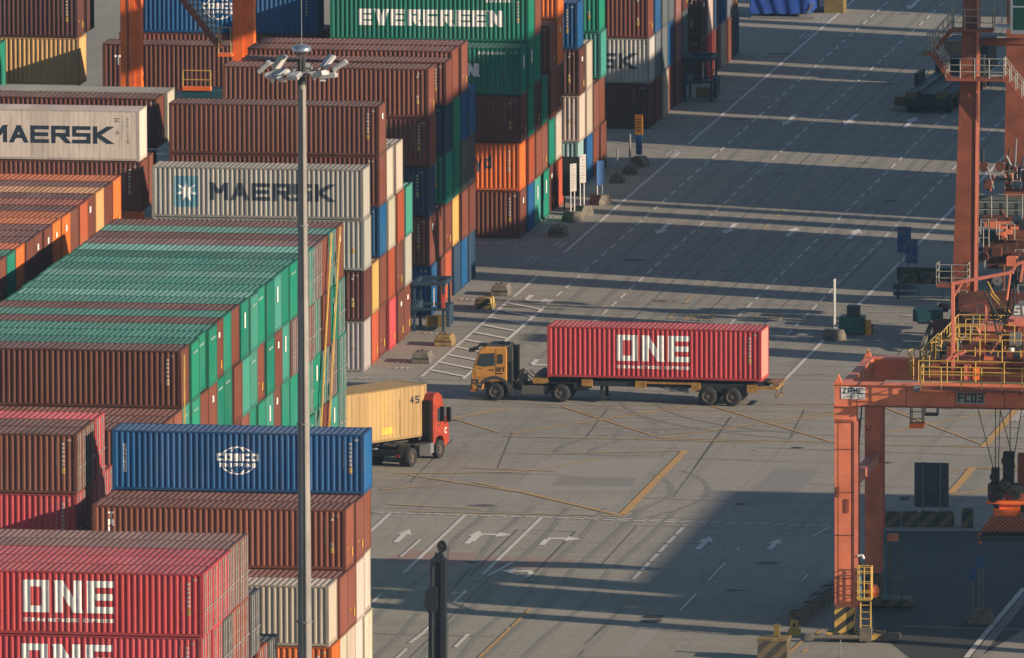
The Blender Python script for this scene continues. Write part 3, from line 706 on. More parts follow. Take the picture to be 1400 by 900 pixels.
# worn bay numbers and words beside the stacks
nb = MB()
for u, v in ((638,411),(656,425),(631,435),(589,457),(549,505),(551,497),(739,303),(752,298),(750,307),(686,333),(712,335)):
    p = gp(u, v)
    for k in range(3): mb_ = rect_xy(nb, p.x-.45+.32*k, p.y, p.x-.24+.32*k, p.y+.7, ZL)
for u, v in ((476,518),(486,517),(496,518),(506,517),(655,333),(665,333.5),(675,334),(685,334.3),(1240,432),(1247,432.5)):
    p = gp(u, v); rect_xy(nb, p.x-.3, p.y-.25, p.x+.1, p.y+.25, ZL); rect_xy(nb, p.x+.16, p.y-.4, p.x+.24, p.y+.4, ZL)
for pts in (((1389,577),(1400,562)),((1383,577),(1400,556)),((1378,584),(1400,585)),((1345,598),(1400,598)),((1345,612),(1400,613))): pl(nb, pts, .22)
pl(nb, ((1182,427),(1274,427.5)), .12); pl(nb, ((1182,419),(1275,421)), .1)
struct(nb, 'bay_number_marking', M['wfaint'])
# patches, seams, drains
pt = MB(); 
for q in (((700,672),(740,630),(903,627),(860,672)), ((736,840),(748,832),(843,834),(830,845))): pt.sheet([gp(*p) for p in q], .004)
pt.sheet([gp(*p) for p in ((835,897),(880,857),(905,857),(868,897))], .004)
struct(pt, 'asphalt_patch', M['patch'])
p2 = MB()
for q in (((752,664),(768,651),(872,654),(864,665)), ((1010,690),(1060,640),(1120,643),(1075,690)), ((720,470),(748,450),(740,470),(735,474))): p2.sheet([gp(*p) for p in q], .005)
struct(p2, 'asphalt_patch', M['patch2'])
p3 = MB()
for q in (((520,768),(560,752),(660,757),(630,775)), ((640,775),(660,760),(790,765),(770,779))): p3.sheet([gp(*p) for p in q], .003)
struct(p3, 'asphalt_patch', M['patchred'])
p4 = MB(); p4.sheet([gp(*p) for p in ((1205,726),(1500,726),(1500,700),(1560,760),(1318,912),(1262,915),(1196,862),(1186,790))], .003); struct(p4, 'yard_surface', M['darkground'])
tr = MB()
for pts in (((705,725),(787,727),(720,795)),((707,725),(640,790)),((640,780),(600,830)),((1000,570),(950,640),(920,680)),((700,592),(680,640)),((800,880),(830,855)),((812,868),(845,838),(850,830)),((790,897),(800,888)),((870,720),(820,775)),((1100,560),(1080,600)),((830,560),(800,600)),((620,600),(560,660)),((1240,470),(1170,560)),((690,770),(560,900))):
    pl(tr, pts, .08, .0075)
for k in range(14):
    y = 862+k*14.5; rect_xy(tr, -145, y, -100, y+.07, .006)
for x in (-133.1, -129.2, -125.2): rect_xy(tr, x, 880, x+.07, 1120, .006)
struct(tr, 'tar_seam', M['tar'])
ty = MB(); rt_ = random.Random(5)
def track(pts, w=.32, gap=1.95, z=.0025):
    P_ = [Vector((x, y, 0)) for x, y in pts]
    for k in range(len(P_)-1):
        a, b = P_[k], P_[k+1]; d = (b-a).normalized(); n_ = Vector((-d.y, d.x, 0))
        for sgn in (-.5, .5): strip(ty, a+n_*gap*sgn, b+n_*gap*sgn, w, z+.0004*(k % 2)+(.0008 if sgn > 0 else 0))
def arc_track(cx, cy, r, a0, a1, n=14): track([(cx+r*math.cos(a0+(a1-a0)*k/n), cy+r*math.sin(a0+(a1-a0)*k/n)) for k in range(n+1)])
arc_track(-119, 846, 9.5, PI*.5, PI*1.05); arc_track(-140, 852, 14, -.1, PI*.45); arc_track(-112, 868, 16, PI*.8, PI*1.4)
arc_track(-137, 830, 17, -.6, .55); arc_track(-131, 876, 12, PI*1.1, PI*1.75)
for x in (-137, -133, -129.2, -125.2, -121.9): track([(x+rt_.uniform(-.3,.3), y) for y in range(880, 1100, 20)])
for x in (-128.7, -124.4, -121): track([(x+rt_.uniform(-.3,.3), y) for y in range(770, 836, 11)])
for k in range(46):
    x, y = rt_.uniform(-146, -100), rt_.uniform(775, 905); l = rt_.uniform(4, 16); strip(ty, (x, y), (x+l, y-l*rt_.uniform(-.05,.12)), rt_.uniform(.12,.4), .0012+.00003*k)
struct(ty, 'tyre_mark', M['tyre'])
oi_ = MB()
for k in range(60):
    x, y = rt_.uniform(-143, -101), rt_.uniform(778, 1060); r_ = rt_.uniform(.12, .55); n_ = 9
    oi_.sheet([(x+r_*(1+rt_.uniform(-.3,.3))*math.cos(2*PI*q/n_)*1.6, y+r_*(1+rt_.uniform(-.3,.3))*math.sin(2*PI*q/n_)) for q in range(n_)], .0032+.00002*k)
struct(oi_, 'oil_stain', M['oil'])
dr = MB()
for q in (((880,845),(884,842),(910,842),(906,846)), ((876,851),(880,848),(905,848),(902,852)), ((1082,613),(1086,612),(1100,613),(1096,614)), ((1205,634),(1209,633),(1222,633),(1218,634)), ((1229,684),(1233,680),(1245,680),(1240,684)), ((1004,690),(1010,689),(1020,690),(1015,691)), ((636,769),(640,768),(652,769),(648,770))):
    dr.sheet([gp(*p) for p in q], lift(.036))
struct(dr, 'drain_grate', M['drain'])

# ------------------------------------------------------------------ vehicles
def wheel(parent, x, y, r=.52, w=.32, side=-1, rim=True):
    tw = MB().lathe([(r*.58, -w/2), (r*.93, -w/2), (r, -w*.36), (r, w*.36), (r*.93, w/2), (r*.58, w/2), (r*.58, -w/2)], (x, y, r), 'y', 28).build('wheel', M['rubber'], parent, True)
    s = side
    MB().lathe([(r*.58, s*w*.42), (r*.52, s*w*.42), (r*.46, s*w*.2), (r*.26, s*w*.16), (r*.22, s*w*.40), (.02, s*w*.42)], (x, y, r), 'y', 20).build('rim', M['rim'], tw)
    nut = MB()
    for k in range(8):
        a = 2*PI*k/8; nut.tube((x+r*.36*math.cos(a), y+s*w*.18, r+r*.36*math.sin(a)), (x+r*.36*math.cos(a), y+s*w*.27, r+r*.36*math.sin(a)), .03, 5)
    nut.build('wheel_nut', M['grey'], tw)
    return tw
# --- orange terminal tractor with skeletal trailer; local x = photo right (truck drives to -x), near side y=0
HT = -.035
trk = thing('truck', 'orange cab terminal tractor driving left, pulling the pink red container', 'truck', (-135.83, 864.5, 0), HT)
for x in (0, 3.74): 
    wheel(trk, x, 0.0, .52, .34, -1); wheel(trk, x, 2.15, .52, .34, 1)
wheel(trk, 3.74, 0.4, .52, .3, -1); wheel(trk, 3.74, 1.75, .52, .3, 1)
cab = MB()
prof = [(-1.28,.62),(-1.36,1.05),(-1.34,1.45),(-1.27,1.85),(-1.16,2.15),(-.86,2.85),(-.74,2.98),(-.55,3.04),(.62,3.02),(.70,2.9),(.70,1.1),(-.62,1.1),(-.66,.62)]
prof = [(x, z) for x, z in prof]
cab.prism(prof, -.18, 2.32); cab.box(-.62, -.14, 1.12, .66, 2.28, 1.6)
cb = cab.build('cab', M['caby'], trk)
bv = cb.modifiers.new('bevel', 'BEVEL'); bv.width = .05; bv.segments = 2; bv.limit_method = 'ANGLE'
def quad(parent, name, mat, pts, y, th=.02):
    m = MB().prism(pts, y-th, y); return m.build(name, mat, parent)
quad(cb, 'side_window', M['glass'], [(-1.02,2.02),(-.80,2.66),(.0,2.72),(.02,2.02),(-.55,1.93)], -.182)
quad(cb, 'rear_window', M['glass'], [(.18,2.12),(.20,2.66),(.44,2.66),(.48,2.55),(.48,2.2),(.42,2.12)], -.182)
MB().add([(-1.165,.1,2.2),(-1.165,2.04,2.2),(-.885,1.95,2.84),(-.885,.2,2.84)], [(0,1,2,3)])
ws = MB(); ws.add([(-1.175,.05,2.17),(-1.175,2.09,2.17),(-.895,2.0,2.83),(-.895,.14,2.83)], [(0,3,2,1)]); ws.build('windscreen', M['glass'], cb)
# door seam, handle, step and arch
ds = MB()
for x0, z0, x1, z1 in ((.06,1.3,.08,2.95),(-1.13,1.3,-1.11,2.05),(-1.12,1.29,.08,1.31)): ds.box(x0, -.187, z0, x1, -.17, z1)
ds.box(-.30, -.2, 1.72, -.02, -.17, 1.78); ds.box(-1.0, -.19, 1.82, -.72, -.17, 1.85); ds.build('door_seam', M['cabgrey'], cb)
arch = MB(); poly = []
for k in range(13):
    a = PI*k/12; poly.append((.78*math.cos(a), .52+.72*math.sin(a)))
out = [(.85,.5),(.85,1.3),(.62,1.42),(-.3,1.42),(-.55,1.28),(-.95,.98),(-1.30,.95),(-1.33,.62)]
# grey lower skirt with round cut-out
n = len(poly)
ang = [(.95,.52),(.95,1.30),(.55,1.42),(0,1.42),(-.3,1.38),(-.62,1.15),(-.98,.96),(-.98,.52)]
ring = MB(); outer = [(.92*math.cos(PI*k/12)*1.06, .52+.9*math.sin(PI*k/12)) for k in range(13)]
for k in range(12):
    ring.prism([poly[k], poly[k+1], outer[k+1], outer[k]], -.20, .12)
ring.build('wheel_arch', M['cabgrey'], cb)
bm_ = MB().box(-1.36, -.16, .5, -1.0, 2.3, .6).box(-1.39, -.14, .60, -.97, 2.28, .93)
bm_.build('bumper', plain('orange red bumper', (.42,.13,.04), .5), cb)
sk = MB().box(-1.345, -.195, .93, -.90, -.172, 1.22).box(-1.0, -.19, .55, -.86, -.1, .93); sk.build('lower_skirt', M['cabgrey'], cb)
for y_ in (0, 1.8): MB().box(-1.405, y_, .72, -1.385, y_+.33, .86).build('headlight', M['panelw'], cb)
mr = MB().beam((-1.1,-.25,2.98),(-.75,-.2,3.16),.1,.1).box(-1.42,-.42,2.78,-1.12,-.12,2.98).box(-1.2,-.3,2.86,-.9,-.2,3.06).box(-.95,.1,3.04,-.5,.5,3.2); mr.build('mirror', M['black'], cb)
wl = MB().box(-1.3,.2,1.3,-1.27,2.0,1.5); wl.build('grille', M['black'], cb); MB().box(-1.22,-.20,1.02,-1.12,-.185,1.1).build('side_marker', M['orange'], cb); MB().box(-.95,-.22,.62,-.72,-.1,.68).box(-.98,-.24,.9,-.7,-.18,.95).build('step', M['grey'], cb)
MB().tube((-1.2,.5,2.2),(-1.05,.95,2.5),.015,5).tube((-1.2,1.3,2.2),(-1.05,1.75,2.5),.015,5).build('wiper', M['black'], cb)
rb = MB().box(-.4,.3,3.03,.5,1.9,3.1).box(.05,.9,3.1,.3,1.3,3.2); rb.build('roof_rack', M['cabgrey'], cb)
nm = text_mesh('HIT', .16, .26, .04, .05, (.12,-.186,1.66), (1,0,0), (0,0,1), (0,-1,0), 'fleet_lettering', M['black'], cb)
nm2 = MB()
for k in range(5): nm2.box(.1+.08*k, -.19, 1.52, .15+.08*k, -.183, 1.6)
nm2.build('fleet_lettering', M['black'], cb)
# back of cab: air intake, exhaust
ex = MB().box(.74,-.1,.95,.98,.25,3.06).box(.74,1.6,.95,.98,2.2,2.9); ex.build('air_intake', M['cabgrey'], trk)
ms = MB()
ms.tube((1.0,-.16,.3),(1.0,-.16,2.3),.035,6); ms.tube((1.15,.1,1.0),(1.45,.2,1.75),.06,6); ms.tube((1.5,.3,1.0),(1.55,.3,1.8),.08,8)
for k in range(4): ms.tube((1.2+.2*k,.2+.3*k,1.6),(1.9+.2*k,.5+.2*k,.95),.03,5)
ms.box(1.35,.1,.85,1.75,.6,1.5); ms.build('hose_bundle', M['black'], trk)
ch = MB().box(.4,.45,.62,5.2,.7,.92).box(.4,1.45,.62,5.2,1.7,.92).box(1.9,-.05,.45,3.0,.42,.9).box(1.1,.0,.62,3.1,.06,.72).box(3.1,.0,.5,3.15,.3,.85)
ch.box(4.5,.0,.75,5.3,.5,1.15).box(4.35,1.6,.75,5.3,2.1,1.15).box(3.0,.5,.92,4.6,1.65,1.1)
ch.build('tractor_chassis', M['darksteel'], trk)
tk = MB().box(1.55,-.14,.42,2.75,-.06,.92); tk.build('fuel_tank', M['dullgrey'], trk)
for y0_, y1_ in ((-.1,.42),(1.7,2.2)): MB().box(2.95,y0_,1.06,4.55,y1_,1.10).build('mudguard', M['black'], trk)
# trailer
trl = thing('trailer', 'long dark skeletal trailer with faded yellow beams under the pink red container', 'trailer', (-135.83, 864.5, 0), HT)
for x in (12.12, 13.5):
    wheel(trl, x, 0.0, .52, .34, -1); wheel(trl, x, 2.15, .52, .34, 1)
sp_ = MB().box(2.6,.55,1.1,15.5,.8,1.38).box(2.6,1.35,1.1,15.5,1.6,1.38)
for x in (3.2,5.2,7.2,9.2,11.2,13.2,15.0): sp_.box(x,.8,1.12,x+.2,1.35,1.3)
sp_.box(5.2,.05,.95,15.2,.5,1.24).box(11.4,.1,.75,14.4,2.0,1.1).box(13.9,.02,.62,14.35,.1,1.1); sp_.box(5.2,1.65,.95,15.2,2.1,1.24)
sp_.build('trailer_frame', M['darksteel'], trl)
for x0, x1, z0, z1 in ((4.95,5.55,.94,1.34),(8.0,8.62,.9,1.30),(11.2,11.7,.82,1.28),(14.35,14.9,.78,1.22)): MB().box(x0,-.09,z0,x1,.06,z1).build('twistlock_pad', M['chassisy'], trl)
MB().box(2.15,-.05,1.02,3.0,.2,1.36).box(2.15,2.0,1.02,3.0,2.2,1.36).build('gooseneck', M['chassisy'], trl); MB().prism([(2.2,1.38),(2.35,1.62),(2.98,1.60),(2.98,1.38)], .0, 2.15).build('gooseneck_plate', M['darksteel'], trl)
yb = MB(); yb.box(8.0,-.08,1.16,11.7,.04,1.27).box(14.9,-.09,.98,16.05,.05,1.14).box(14.9,2.1,.98,16.05,2.2,1.14).box(15.9,.05,.98,16.05,2.1,1.14)
yb.build('twistlock_beam', M['chassisy'], trl)
rl = MB().box(15.8,.0,1.14,16.15,2.2,1.32).box(15.5,.3,1.30,15.8,1.9,1.36).beam((16.05,.1,1.0),(15.9,.1,.55),.06,.06).beam((16.05,2.0,1.0),(15.9,2.0,.55),.06,.06).box(16.0,.1,.5,16.08,2.0,.6)
rl.build('rear_bumper', M['tail'], trl)
lg = MB().box(5.95,.2,.25,6.12,.4,1.1).box(5.95,1.7,.25,6.12,1.9,1.1).box(5.85,.15,.18,6.22,.45,.25).box(5.85,1.65,.18,6.22,1.95,.25).beam((6.1,.3,.9),(6.9,.3,1.1),.06,.06); lg.build('landing_leg', M['darksteel'], trl)
un = MB().box(9.9,.2,.72,10.7,.6,1.0).beam((9.0,.15,1.0),(10.6,.15,.74),.05,.05).box(10.75,.1,.68,11.0,.15,.98); un.build('air_tank', M['grey'], trl)
ch_ = MB().tube((15.0,.0,.95),(15.05,.0,.12),.012,4); ch_.build('hanging_chain', M['grey'], trl)
# container on the trailer
e, sp = container(0, 0, 0, 'p', 'pink red container with big white ONE lettering riding on the orange truck trailer', None,
                  loc=(-135.83+2.99*math.cos(HT)+L/2*math.cos(HT)-1.08*math.sin(HT), 864.5+(2.99+L/2)*math.sin(HT)+1.08*math.cos(HT), 1.425), rz=HT, marks=1, endcol=(.52,.20,.17,1))
e['label'] = 'pink red container with big white letters riding on the orange truck trailer'
logo_one(e, sp)

# --- red cab tractor seen from behind with the yellow container, turning
hd = math.radians(73); dv = Vector((math.cos(hd), math.sin(hd), 0))
rt = thing('truck', 'red cab truck turning away with a yellow container behind it', 'truck', (-136.45, 838.8, 0), hd)   # local +x = forward, right side = -y
for x, nm_ in ((0, 1), (3.45, 0)):
    wheel(rt, x, .05, .52, .34, -1); wheel(rt, x, 2.35, .52, .34, 1)
wheel(rt, 0, .4, .52, .3, -1); wheel(rt, 0, 2.0, .52, .3, 1)
rc = MB().prism([(2.7,.85),(2.7,3.3),(2.85,3.62),(3.3,3.68),(3.75,3.45),(4.15,2.35),(4.5,2.1),(4.62,1.6),(4.66,.75),(4.1,.5),(4.05,.85),(3.85,1.15),(3.45,1.25),(3.05,1.15),(2.9,.85)], -.05, 2.45)
rcab = rc.build('cab', M['cabred'], rt); bv = rcab.modifiers.new('bevel', 'BEVEL'); bv.width = .06; bv.segments = 2; bv.limit_method = 'ANGLE'
quad(rcab, 'side_window', M['glass'], [(3.2,2.05),(3.2,2.78),(3.85,2.74),(4.12,2.1)], -.052)
rw_ = MB().box(3.45,-.3,2.05,3.62,-.06,2.85).box(4.0,-.42,1.95,4.2,-.18,2.75); rw_.build('mirror', M['black'], rcab)
db = MB()
for x0, z0, x1, z1 in ((3.12,1.35,3.14,2.9),(2.8,1.0,2.82,3.1)): db.box(x0,-.058,z0,x1,-.045,z1)
db.box(3.25,-.07,1.82,3.5,-.045,1.88); db.build('door_seam', M['cabgrey'], rcab)
em = MB()
for k in range(14):
    a0 = .6+4.9*k/14; a1 = .6+4.9*(k+1)/14
    em.prism([(4.2+.17*math.cos(a0),1.45+.17*math.sin(a0)),(4.2+.17*math.cos(a1),1.45+.17*math.sin(a1)),(4.2+.1*math.cos(a1),1.45+.1*math.sin(a1)),(4.2+.1*math.cos(a0),1.45+.1*math.sin(a0))], -.06, -.052)
em.build('door_emblem', M['panelw'], rcab)
bk = MB().box(2.6,.1,1.0,2.69,2.3,3.25).box(2.4,1.6,.9,2.6,2.0,2.6); bk.build('air_intake', M['black'], rt)
tc_ = MB().box(-.9,.75,.62,3.2,.98,.9).box(-.9,1.45,.62,3.2,1.68,.9).box(-.4,.8,.9,.9,1.6,1.12).box(-.95,.1,.65,-.88,2.3,.95); tc_.build('tractor_chassis', M['darksteel'], rt)
ftk = MB().box(1.0,-.02,.42,2.3,.5,1.0); ftk.build('fuel_tank', M['cabgrey'], rt)
sd = MB().box(2.32,-.03,.4,2.75,.3,.95); sd.build('side_step', M['grey'], rt)
for sgn, yy in ((1,-.06),(1,1.9)):
    mgd = MB(); pts = [(.66*math.cos(PI*k/10), .55+.66*math.sin(PI*k/10)) for k in range(11)]
    for k in range(10): mgd.prism([pts[k], pts[k+1], (pts[k+1][0]*1.06, .55+(pts[k+1][1]-.55)*1.06), (pts[k][0]*1.06, .55+(pts[k][1]-.55)*1.06)], yy, yy+.6)
    mgd.box(-.72, yy, .3, -.68, yy+.6, .75); mgd.build('mudguard', M['black'], rt)
for y_ in (.2, 1.9): MB().box(-.98,y_,.6,-.95,y_+.3,.75).build('tail_light', M['maroon'], rt)
hd2 = math.radians(53); L45 = 13.716
fr = Vector((-136.05, 841.75, 0)); d2 = Vector((math.cos(hd2), math.sin(hd2), 0)); nl = Vector((-d2.y, d2.x, 0))
cc = fr-d2*(L45/2)+nl*(W/2)
rtr = thing('trailer', 'dark semi trailer under the yellow container behind the red cab', 'trailer', (cc.x, cc.y, 0), hd2)
t2 = MB().box(-6.8,-.55,.95,6.5,-.3,1.22).box(-6.8,.3,.95,6.5,.55,1.22).box(-6.8,-1.15,1.0,-6.5,1.15,1.24).box(6.3,-1.15,1.08,6.6,1.15,1.24); t2.build('trailer_frame', M['darksteel'], rtr)
for x in (-3.2,-4.55,-5.9):
    wheel(rtr, x, -1.05, .5, .36, -1); wheel(rtr, x, 1.05, .5, .36, 1)
ll = MB().box(2.6,-.9,.2,2.8,-.7,1.0).box(2.6,.7,.2,2.8,.9,1.0).box(1.0,-1.1,.55,3.4,-1.0,.95); ll.build('landing_leg', M['grey'], rtr)
ye, ysp = container(0,0,0,'y','yellow container numbered 45 riding behind the red cab truck',None,l=L45,loc=(cc.x,cc.y,1.25),rz=hd2,front='flat')
for c_ in ye.children: c_.color = (.37,.25,.105,1)
put(ye, ysp, stroke_polys('45', .3, .42, .09, .09)[0], ysp.l/2-1.25, ysp.h-1.0, 'lettering', M['black'], ysp.flatprof)
put(ye, ysp, [[(0,0),(.035,0),(.035,1.9),(0,1.9)],[(-.05,0),(.05,0),(.05,.02),(-.05,.02)]], ysp.l/2-2.05, .35, 'panel_seam', M['black'], ysp.flatprof)
put(ye, ysp, [[(k%2*.3, .07*k), (.2+k%2*.3, .07*k), (.2+k%2*.3, .04+.07*k), (k%2*.3, .04+.07*k)] for k in range(24)]+[[(0,-.5),(.8,-.5),(.8,-.1),(0,-.1)]], ysp.l/2-3.4, .9, 'id_marks', M['yellowm'], ysp.flatprof)

# ------------------------------------------------------------------ light mast
pm = thing('light_mast', 'tall pale steel floodlight mast standing before the blue globe container', 'light mast', (-121.2, 714, 0))
MB().lathe([(.36,0),(.33,9.5),(.28,20),(.22,30),(.185,36.4)], (0,0,0), 'z', 28).build('mast_pole', M['mast'], pm, True)
jr = MB()
for z in (11.2, 20.5, 29.8): r_ = .345-.0046*(z-9.5); MB().lathe([(r_-.03,z),(r_+.035,z),(r_+.035,z+.07),(r_-.03,z+.07)], (0,0,0), 'z', 24).build('section_joint', M['grey'], pm)
MB().tube((.12,-.36,8),(.06,-.20,36.2),.022,5).build('conduit', M['cabgrey'], pm); MB().box(-.13,-.42,1.0,.13,-.33,1.7).build('hatch', M['grey'], pm)
MB().lathe([(.2,36.4),(.2,37.0),(.2,37.05)], (0,0,0), 'z', 20).build('mast_collar', M['cabgrey'], pm)
rg = MB(); 
for k in range(24):
    a0, a1 = 2*PI*k/24, 2*PI*(k+1)/24; rg.beam((.62*math.cos(a0),.62*math.sin(a0),37.0),(.62*math.cos(a1),.62*math.sin(a1),37.0),.06,.09)
for k in range(6):
    a0 = 2*PI*k/6; rg.beam((.18*math.cos(a0),.18*math.sin(a0),37.0),(1.35*math.cos(a0),1.35*math.sin(a0),37.02),.06,.06)
rg.build('lamp_ring', M['grey'], pm)
hg = MB()
for k in range(6):
    a0 = 2*PI*k/6+.3; hg.tube((.17*math.cos(a0),.17*math.sin(a0),36.9),(.15*math.cos(a0),.15*math.sin(a0),38.0),.03,5)
hg.box(-.12,-.12,37.1,.12,.12,37.6); hg.build('hoist_cage', M['cabgrey'], pm)
MB().lathe([(.0,38.28),(.22,38.27),(.42,38.16),(.46,38.0),(.43,37.93),(.36,37.98),(.0,38.0)], (0,0,0), 'z', 28).build('mast_cap', plain('polished cap', (.45,.5,.55), .25, .8), pm, True)
MB().tube((0,0,38.2),(0,0,40.4),.018,5).build('lightning_rod', M['grey'], pm)
def flood(rad, ang, tilt, up, s=1.08):
    fl = MB(); fl.box(-.34*s,-.26,-.09,.34*s,.26,.07); fl.box(-.3*s,-.2,.07,.3*s,.2,.13)
    o = fl.build('floodlight', M['lampgrey'], pm); o.location = (rad*math.cos(ang), rad*math.sin(ang), up); o.rotation_euler = (0, tilt, ang)
    g_ = MB().box(-.31*s,-.17,-.10,.31*s,.17,-.092); l = g_.build('lens', M['panelw'], o)
    b_ = MB().beam((-.45,0,-.15),(-.05,0,-.02),.05,.05); b_.build('bracket', M['panelw'], o)
for a, r, ti, z in ((PI, 1.75, .75, 37.2), (PI-.55, 1.35, .9, 37.35), (PI+.6, 1.05, .55, 36.95), (0.05, 1.8, -.55, 37.3), (.6, 1.35, -.85, 37.4), (-.55, 1.1, -.3, 36.95), (PI/2, 1.1, .3, 37.1), (-PI/2-.2, .9, .2, 36.9), (PI+.15, 1.35, .3, 36.9), (-.1, 1.3, -.1, 36.85)):
    flood(r, a, ti, z)
cm = MB().lathe([(.05,-.05),(.11,-.12),(.12,-.25),(.07,-.36),(0,-.39)], (-1.35,-.2,36.85), 'z', 12); cm.tube((-1.35,-.2,36.8),(-1.2,-.1,37.0),.03,5); cm.build('camera_dome', M['panelw'], pm)
cm2 = MB().box(-1.0,-.35,36.55,-.7,-.2,36.7).box(.9,-.3,36.6,1.15,-.15,36.75); cm2.build('camera_box', M['panelw'], pm)

# ------------------------------------------------------------------ handler mast at the bottom (empty container handler)
bmx, bmy = gy(596, 820, 705).x, 705.0
hm = thing('container_handler_mast', 'tall dark steel lifting mast with pulley wheel rising at the bottom of the road', 'lifting mast', (bmx, bmy, 0)); hm.rotation_euler = (0, math.radians(.45), 0); hm.scale = (.86, 1, 1)
zt = gy(606, 740, 705).z
mm = MB().box(-.42,.0,.3,-.16,.55,zt-.95).box(.12,.0,.3,.38,.55,zt-.95)
for k in range(16): mm.box(-.16,.15,.4+k*.95,.12,.4,.55+k*.95)
mm.box(-.16,.2,.3,.12,.35,zt-.97); mm.box(-.42,-.02,zt-.97,.38,.57,zt-.85)
mm.prism([(-.62,.3),(-.42,.3),(-.42,zt-2.9),(-.52,zt-3.2)], .05, .5)
mm.build('outer_mast', M['nearblack'], hm)
im = MB().box(-.22,.1,zt-3.8,.18,.45,zt-.6).box(-.28,.08,zt-.86,.26,.5,zt-.72); im.build('inner_mast', M['nearblack'], hm)
bx = MB().prism([(-.72,zt-3.0),(-.66,zt-2.35),(-.4,zt-2.1),(-.02,zt-2.1),(-.02,zt-3.2),(-.5,zt-3.35)], -.18, .05); bx.build('side_bracket', M['nearblack'], hm)
wh = MB().lathe([(.05,-.06),(.20,-.06),(.27,-.09),(.27,-.07),(.23,-.03),(.23,.03),(.27,.07),(.27,.09),(.2,.06),(.05,.06)], (.14,.2,zt-.28), 'y', 26); wh.beam((0,.2,zt-.75),(.14,.2,zt-.28),.14,.12); wh.build('pulley', M['black'], hm)
for dx in (.43, .5):
    MB().tube((dx,.2,zt-.3),(dx-.02,.2,.3),.014,5).build('hoist_chain', M['nearblack'], hm)
MB().tube((-.42,-.1,zt-.9),(-.46,-.1,zt-2.2),.02,5).build('hose', M['black'], hm)
bs = MB().box(-1.3,-.1,.0,1.3,.9,.9).box(-.9,.9,.5,.9,3.2,1.4); bs.build('carriage', M['nearblack'], hm)
MB().box(-.30,-.012,.4,-.27,.0,zt-1.2).build('edge_highlight_strip', M['grey'], hm)

# ------------------------------------------------------------------ lashing straps
def strap(name, a, b, w, label):
    m = MB().beam(a, b, w, .05, up=(1,0,0)); o = m.build(name, M['yrail']); return tag(o, label, 'strap', 'yellow lashing straps on the green-roofed block')
strap('lashing_strap', (-134.86,803.5,17.5), (-134.86,799.2,5.9), .24, 'left of two slanting yellow straps over the far end of the green block')
strap('lashing_strap', (-134.86,806.2,17.45), (-134.86,801.6,5.2), .24, 'right of two slanting yellow straps over the far end of the green block')
strap('lashing_strap', (-134.88,759.42,17.2), (-134.88,759.40,13.6), .16, 'short upright yellow strap on the front corner of the green block')

# ------------------------------------------------------------------ barrier blocks and boards at the stack side
def barrier_block(name, x, y, label, mat, l=1.35, w=1.05, h_=.62, rz=0, group='concrete blocks along the stack side'):
    o = thing(name, label, 'concrete block', (x, y, 0), rz, group)
    a = l/2; m = MB().prism([(-w/2,.0),(-w/2,.34),(-w*.38,h_),(w*.38,h_),(w/2,.34),(w/2,0)], -a, a)
    b = m.build('block_body', mat, o); bv = b.modifiers.new('bevel', 'BEVEL'); bv.width = .03; bv.segments = 1
    lp = MB().tube((0,-a*.4,h_-.02),(0,-a*.4,h_+.1),.025,5).tube((0,-a*.4,h_+.1),(0,a*.4,h_+.1),.025,5).tube((0,a*.4,h_+.1),(0,a*.4,h_-.02),.025,5); lp.build('lifting_loop', M['black'], o)
    MB().box(-w*.45,-a-.004,.25,w*.45,-a+.01,.32).build('stripe', M['black'], o)
    return o
barrier_block('concrete_block', -142.2, 886.4, 'yellow worn concrete block nearest the end of the hatched bay', M['concy'])
barrier_block('concrete_block', -142.35, 879.2, 'dull grey concrete block left of the orange truck cab', M['conc'])
barrier_block('concrete_block', -142.35, 902.2, 'yellow black concrete block beside the blue steel stand', M['chev'])
barrier_block('concrete_block', -142.3, 908.0, 'grey concrete block up the road from the yellow black one', M['conc'])
barrier_block('concrete_block', -142.95, 934.5, 'weathered concrete block at the corner of the stack with the orange box', M['conc'])
def board(name, x, y, w, z0, z1, face, label, cat, group=None, posts=2, base=True, txt=None, rz=.85, back=None, postmat=None):
    o = thing(name, label, cat, (x, y, 0), rz, group)
    MB().box(-w/2,-.02,z0,w/2,.02,z1).build('board', face, o)
    for k in range(posts):
        px = (-w/2+.1+(w-.2)*k/max(1, posts-1)) if posts > 1 else 0
        MB().tube((px,.06,.25 if base else 0),(px,.06,z1-.05),.04,6).build('post', postmat or M['panelw'], o)
    if base: MB().prism([(-.5,0),(-.5,.25),(-.28,.62),(.28,.62),(.5,.25),(.5,0)], -.45, .5).build('concrete_foot', M['conc'], o)
    if txt: txt(o)
    return o
def lines_txt(n, w, z0, z1, mat):
    def f(o):
        m = MB(); r = random.Random(n)
        for k in range(n):
            z = z1-.12-(z1-z0-.24)*k/n; m.box(-w/2+.1, -.026, z-.05, -w/2+.1+(w-.2)*r.uniform(.5,1), -.022, z)
        m.build('board_text', mat, o)
    return f
board('notice_board', -143.05, 941.3, .5, 1.85, 3.55, M['boardw'], 'nearer of two white notice boards on posts beside the stacks', 'notice board', 'white notice boards by the stacks', txt=lines_txt(8,.5,1.85,3.55,M['grey']))
board('notice_board', -142.9, 944.2, .5, 2.0, 3.75, M['boardw'], 'farther of two white notice boards on posts beside the stacks', 'notice board', 'white notice boards by the stacks', txt=lines_txt(8,.5,2.,3.75,M['grey']))
sw = thing('screen_board', 'dark panel standing between the white notice boards and the stacks', 'panel', (-143.9, 946.5, 0)); MB().box(-.6,-.05,.9,.6,.05,3.3).build('board', M['black'], sw); MB().tube((-.5,.1,0),(-.5,.1,3.2),.05).tube((.5,.1,0),(.5,.1,3.2),.05).build('post', M['bluesteel'], sw)
